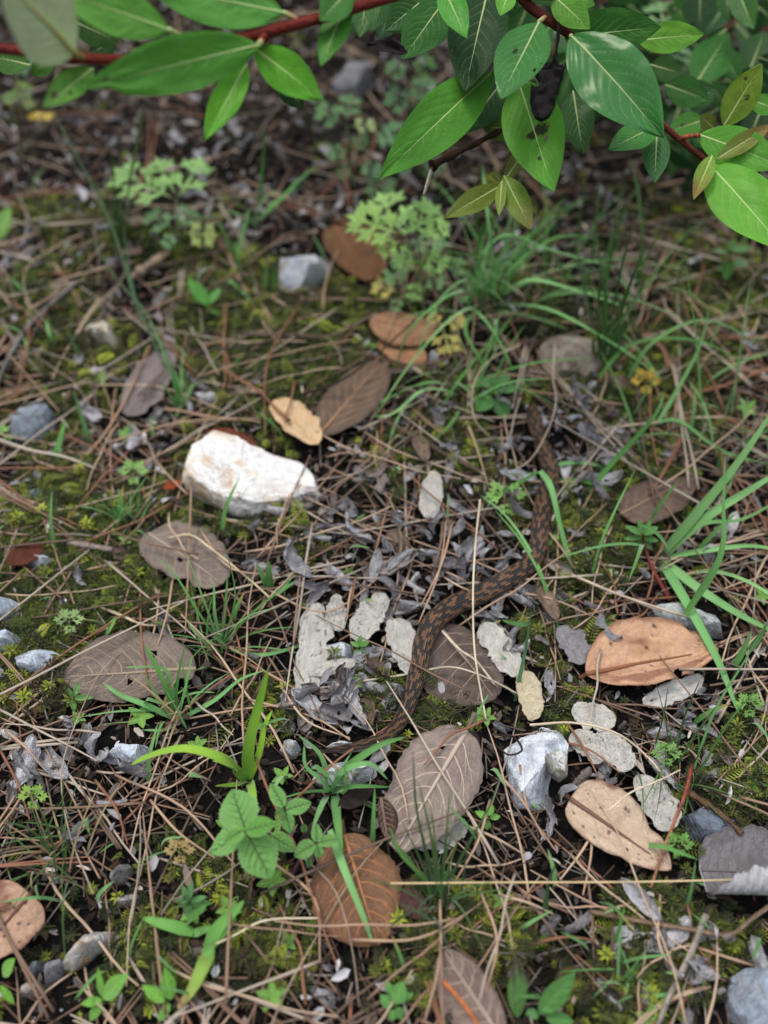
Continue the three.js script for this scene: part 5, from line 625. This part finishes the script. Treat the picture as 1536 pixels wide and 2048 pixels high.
{ // crumpled grey leaf bits
  reseed(12); const protos = [];
  for (let k = 0; k < 26; k++) {
    const L = 1, sd = k * 3.7, wide = k % 5 < 2, w = wide ? R(.3, .42) : R(.13, .3), f = leafForm({ L, wl: w * R(.7, 1.2), wr: w * R(.7, 1.2), peak: R(.38, .62), qb: wide ? R(.22, .4) : R(.5, .9), qt: wide ? R(.22, .5) : R(.6, 1.2), bites: wide ? [[R(.2, .8), 1, R(.3, .7), R(.05, .12)], [R(.2, .8), -1, R(.3, .6), R(.05, .12)]] : [], kv: pick([-1, 1, 1]) * R(3, 11), ku: R(-2.6, 2), wave: R(.08, .2), rag: R(.1, .45), twist: R(-7, 7), quilt: .02, nv: 7, sd, bend: R(-.1, .1), uvk: .02 });
    const c0 = pick([C(204, 202, 206), C(178, 176, 180), C(222, 219, 219), C(158, 153, 156), C(180, 168, 160), C(140, 128, 122), C(140, 120, 104), C(194, 190, 194)]), c1 = cs(c0, .5);
    const g = leafBlade(f, 26, 14, (u, v, ph) => { let c = cm(c0, c1, clamp(.3 + fbm(u * 6 + sd, v * 3, sd, 3))); if (Math.abs(v) < .08) c = cs(c, 1.2); return cs(c, 1 + .25 * noise(u * 22, v * 12, sd)); }, k % 4 === 0 ? [[R(.3, .7), R(-.5, .5), .06, .2]] : [], .01); g.translate(-.5, 0, 0); protos.push(g);
  }
  const zones = [[760, 1080, 240, 170], [560, 1040, 130, 100], [860, 1000, 150, 110], [1000, 1240, 170, 110], [860, 1130, 120, 90], [1380, 1450, 140, 90], [1300, 1900, 200, 110], [660, 1450, 130, 70], [1150, 1580, 100, 80], [500, 330, 200, 120], [130, 450, 140, 120], [400, 250, 260, 100], [640, 420, 200, 120], [1050, 460, 180, 100], [1100, 820, 110, 80], [1180, 900, 100, 130], [290, 860, 160, 120], [150, 1520, 120, 70], [860, 880, 150, 80], [700, 1390, 110, 60]];
  const small = []; let n = 0, first = null;
  while (n < 680) {
    let p; if (rnd() < .58) { const z = pick(zones); p = P(z[0] + gauss() * z[2], z[1] + gauss() * z[3], 0); } else p = spot();
    if (over(p.x, p.z) && rnd() < .93) continue;
    const k = Math.floor(rnd() * protos.length), o = new THREE.Object3D(); o.position.copy(p); o.position.y += R(.004, .012); o.rotation.set(R(-.6, .6) + (rnd() < .35 ? 3.14 : 0), R(0, 6.28), R(-.5, .5), 'YXZ'); o.scale.setScalar(R(.011, .028) * (k % 5 < 2 ? .72 : rnd() < .2 ? 1.25 : 1)); n++;
    if (n <= 290) { let m; if (!first) { first = m = mesh(numbered('crumpled_leaf'), protos[k], M.dead); tag(m, 'small grey crumpled dead leaf in the litter', 'dead leaf', 'small grey crumpled leaves'); } else { m = first.clone(); m.geometry = protos[k]; m.name = numbered('crumpled_leaf'); } m.position.copy(o.position); m.quaternion.copy(o.quaternion); m.scale.copy(o.scale); scene.add(m); }
    else { o.updateMatrix(); small.push(protos[k].clone().applyMatrix4(o.matrix)); }
  }
  const m = mesh('leaf_litter', mergeGeometries(small), M.dead); tag(m, 'bits of grey crumpled leaf scattered through the litter', 'leaf litter', null, 'stuff'); scene.add(m);
}
function instances(name, label, cat, geo, mat, list) { const m = new THREE.InstancedMesh(geo, mat, list.length), c = new THREE.Color(); list.forEach((l, k) => { m.setMatrixAt(k, l[0]); c.setRGB(...l[1]); m.setColorAt(k, c); }); m.name = numbered(name); m.castShadow = m.receiveShadow = true; tag(m, label, cat, null, 'stuff'); scene.add(m); }
{ // crumbs of bark, leaf and grit
  reseed(21); const b = new MB(), w = [1, 1, 1]; const q = [[-.5, 0, -.2], [.1, .12, -.35], [.5, .02, .05], [.15, .05, .35], [-.3, .14, .25]].map(p => b.v(...p, w)), ct = b.v(0, .25, 0, w); for (let k = 0; k < 5; k++) b.t(ct, q[(k + 1) % 5], q[k]);
  const list = [], cols = [C(46, 36, 30), C(66, 52, 43), C(88, 78, 72), C(34, 27, 22), C(108, 102, 98), C(74, 54, 40), C(28, 23, 20), C(54, 48, 45)], o = new THREE.Object3D();
  for (let k = 0; k < 52000; k++) { const p = spot(); if (over(p.x, p.z) === 2 && rnd() < .9) continue; o.position.copy(p); o.position.y += R(-.001, .004); o.rotation.set(R(-.9, .9), R(0, 6.28), R(-.9, .9)); const s = R(.0018, .0062) * (rnd() < .1 ? 1.6 : 1); o.scale.set(s * R(.8, 2), s * R(.5, 1.2), s * R(.5, 1)); o.updateMatrix(); list.push([o.matrix.clone(), cs(pick(cols), R(.7, 1.2))]); }
  instances('litter_crumbs', 'fine crumbs of bark and rotted leaf on the soil', 'litter', b.geo(), M.crumb, list);
}
{ // short broken needle bits and rootlets
  reseed(27); const g = new MB().tube([V(-.5, 0, 0), V(-.1, .03, .05), V(.25, .01, .02), V(.5, .04, -.06)], () => .5, () => [1, 1, 1], 4, 5).geo(), list = [], o = new THREE.Object3D();
  // unit tube: thickness is set by the y and z scale
  const pos = g.attributes.position; for (let k = 0; k < pos.count; k++) pos.setX(k, clamp(pos.getX(k), -.5, .5)); 
  for (let k = 0; k < 17000; k++) { const p = spot(), ov = over(p.x, p.z); if (rnd() < .75 * sst(950, 300, toPx(p)[1])) continue; if (ov === 2 || (ov && rnd() < .85)) continue; o.position.copy(p); o.position.y += R(.001, .007); o.rotation.set(R(0, 6), R(0, 6.28), R(-.25, .25), 'YZX'); const w = R(.0005, .0011); o.scale.set(R(.008, .032), w, w); o.updateMatrix(); list.push([o.matrix.clone(), cs(pick([C(170, 140, 116), C(130, 104, 86), C(176, 166, 156), C(96, 78, 66), C(150, 118, 94)]), R(.35, .95))]); }
  instances('needle_fragments', 'short broken needle bits and rootlets between the moss and leaves', 'needle litter', g, M.needle, list);
}
{ // pale flecks of leaf and lichen lying loose
  reseed(47); const b = new MB(), w = [1, 1, 1]; const q = [[-.6, 0, 0], [-.25, .06, -.3], [.3, .16, -.24], [.6, .02, .04], [.2, .2, .3], [-.3, .12, .26]].map(p => b.v(...p, w)), ct = b.v(0, -.02, 0, w); for (let k = 0; k < 6; k++) b.t(ct, q[(k + 1) % 6], q[k]);
  const list = [], o = new THREE.Object3D();
  for (let k = 0; k < 5200; k++) { const p = spot(), ov = over(p.x, p.z); if (ov === 2 || (ov && rnd() < .85) || fbm(p.x * 12, p.z * 12, 17) < -.12) continue; o.position.copy(p); o.position.y += R(.002, .008); o.rotation.set(R(-.8, .8), R(0, 6.28), R(-.8, .8)); const s = R(.0025, .0078); o.scale.set(s * R(.7, 1.6), s * R(.6, 2), s * R(.5, 1)); o.updateMatrix(); list.push([o.matrix.clone(), cs(pick([C(206, 204, 206), C(180, 178, 184), C(160, 154, 156), C(196, 184, 172), C(150, 132, 118)]), R(.55, 1.15))]); }
  instances('leaf_flecks', 'pale grey flecks of rotted leaf scattered over the litter', 'leaf litter', b.geo(), M.crumb, list);
}
{ // moss sprigs
  reseed(31);
  const sprig = (n, rows) => { const b = new MB(); for (let r = 0; r < rows; r++) for (let k = 0; k < n; k++) { const a = k / n * 6.283 + r * .7 + R(-.2, .2), y = .2 + .8 * r / rows, l = .55 * (1 - .35 * r / rows) * R(.8, 1.2), up = .25 + .5 * r / rows, dx = Math.cos(a), dz = Math.sin(a), w = .075, k0 = .45 + .55 * (r + 1) / rows, c0 = [k0 * .7, k0 * .7, k0 * .7], c1 = [k0 * 1.15, k0 * 1.15, k0 * 1.1]; const p0 = b.v(dx * .03, y, dz * .03, c0), p1 = b.v(dx * l * .5 - dz * w, y + l * up * .6, dz * l * .5 + dx * w, c1), p2 = b.v(dx * l, y + l * up * .7, dz * l, c1), p3 = b.v(dx * l * .5 + dz * w, y + l * up * .6, dz * l * .5 - dx * w, c1); b.q(p0, p1, p2, p3); } b.tube([V(0, 0, 0), V(.02, .5, 0), V(0, 1, .02)], () => .03, () => [.5, .42, .3], 3, 2); return b.geo(); };
  const frond = () => { const b = new MB(); for (let k = 0; k < 11; k++) for (const s of [-1, 1]) { const t = k / 11, x = t * 1.6, y = .35 + .5 * Math.sin(t * 2), l = .5 * Math.sin(Math.PI * (t * .8 + .18)), c = [.9, .9, .9], w = .05; const p0 = b.v(x, y, 0, c), p1 = b.v(x + .2 * l + w, y + .05, s * l * .6, c), p2 = b.v(x + .45 * l, y + .02, s * l, c), p3 = b.v(x + .2 * l - w, y + .05, s * l * .6, c); b.q(p0, p1, p2, p3); } b.tube([V(0, 0, 0), V(.4, .5, 0), V(1.1, .8, 0), V(1.8, .7, 0)], () => .03, () => [.6, .5, .3], 3, 5); return b.geo(); };
  const geos = [sprig(6, 4), sprig(7, 3), frond()], lists = [[], [], []], o = new THREE.Object3D(), cols = [C(112, 128, 36), C(88, 102, 30), C(70, 82, 26), C(146, 158, 50), C(56, 64, 22), C(80, 70, 30), C(92, 66, 34)];
  for (let k = 0, tries = 0; k < 38000 && tries < 400000; tries++) {
    const p = spot(), m = mossAt(p.x, p.z); if (rnd() > sst(.12, .85, m) * .9) continue; const ov = over(p.x, p.z); if (ov === 2 || (ov && rnd() < .9)) continue;
    o.position.copy(p); o.position.y -= .0012; o.rotation.set(R(-.6, .6), R(0, 6.28), R(-.6, .6)); const s = R(.0032, .0078) * (rnd() < .12 ? 1.5 : 1); o.scale.set(s, s * R(.8, 1.5), s); o.updateMatrix();
    const cl = cols[Math.floor(clamp(3 + 4 * fbm(p.x * 14, p.z * 14, 11) + gauss() * 1.5, 0, 6.99))]; lists[rnd() < .3 ? 2 : rnd() < .5 ? 0 : 1].push([o.matrix.clone(), cs(cl, rnd() < .28 ? R(1.1, 1.7) : R(.4, .9))]); k++;
  }
  ['yellow-green star-tipped moss sprigs growing in patches', 'olive moss sprigs growing in patches', 'feathery brown-green moss fronds growing in patches'].forEach((l, k) => instances('moss', l, 'moss', geos[k], M.moss, lists[k]));
}
renderer.render(scene, camera);
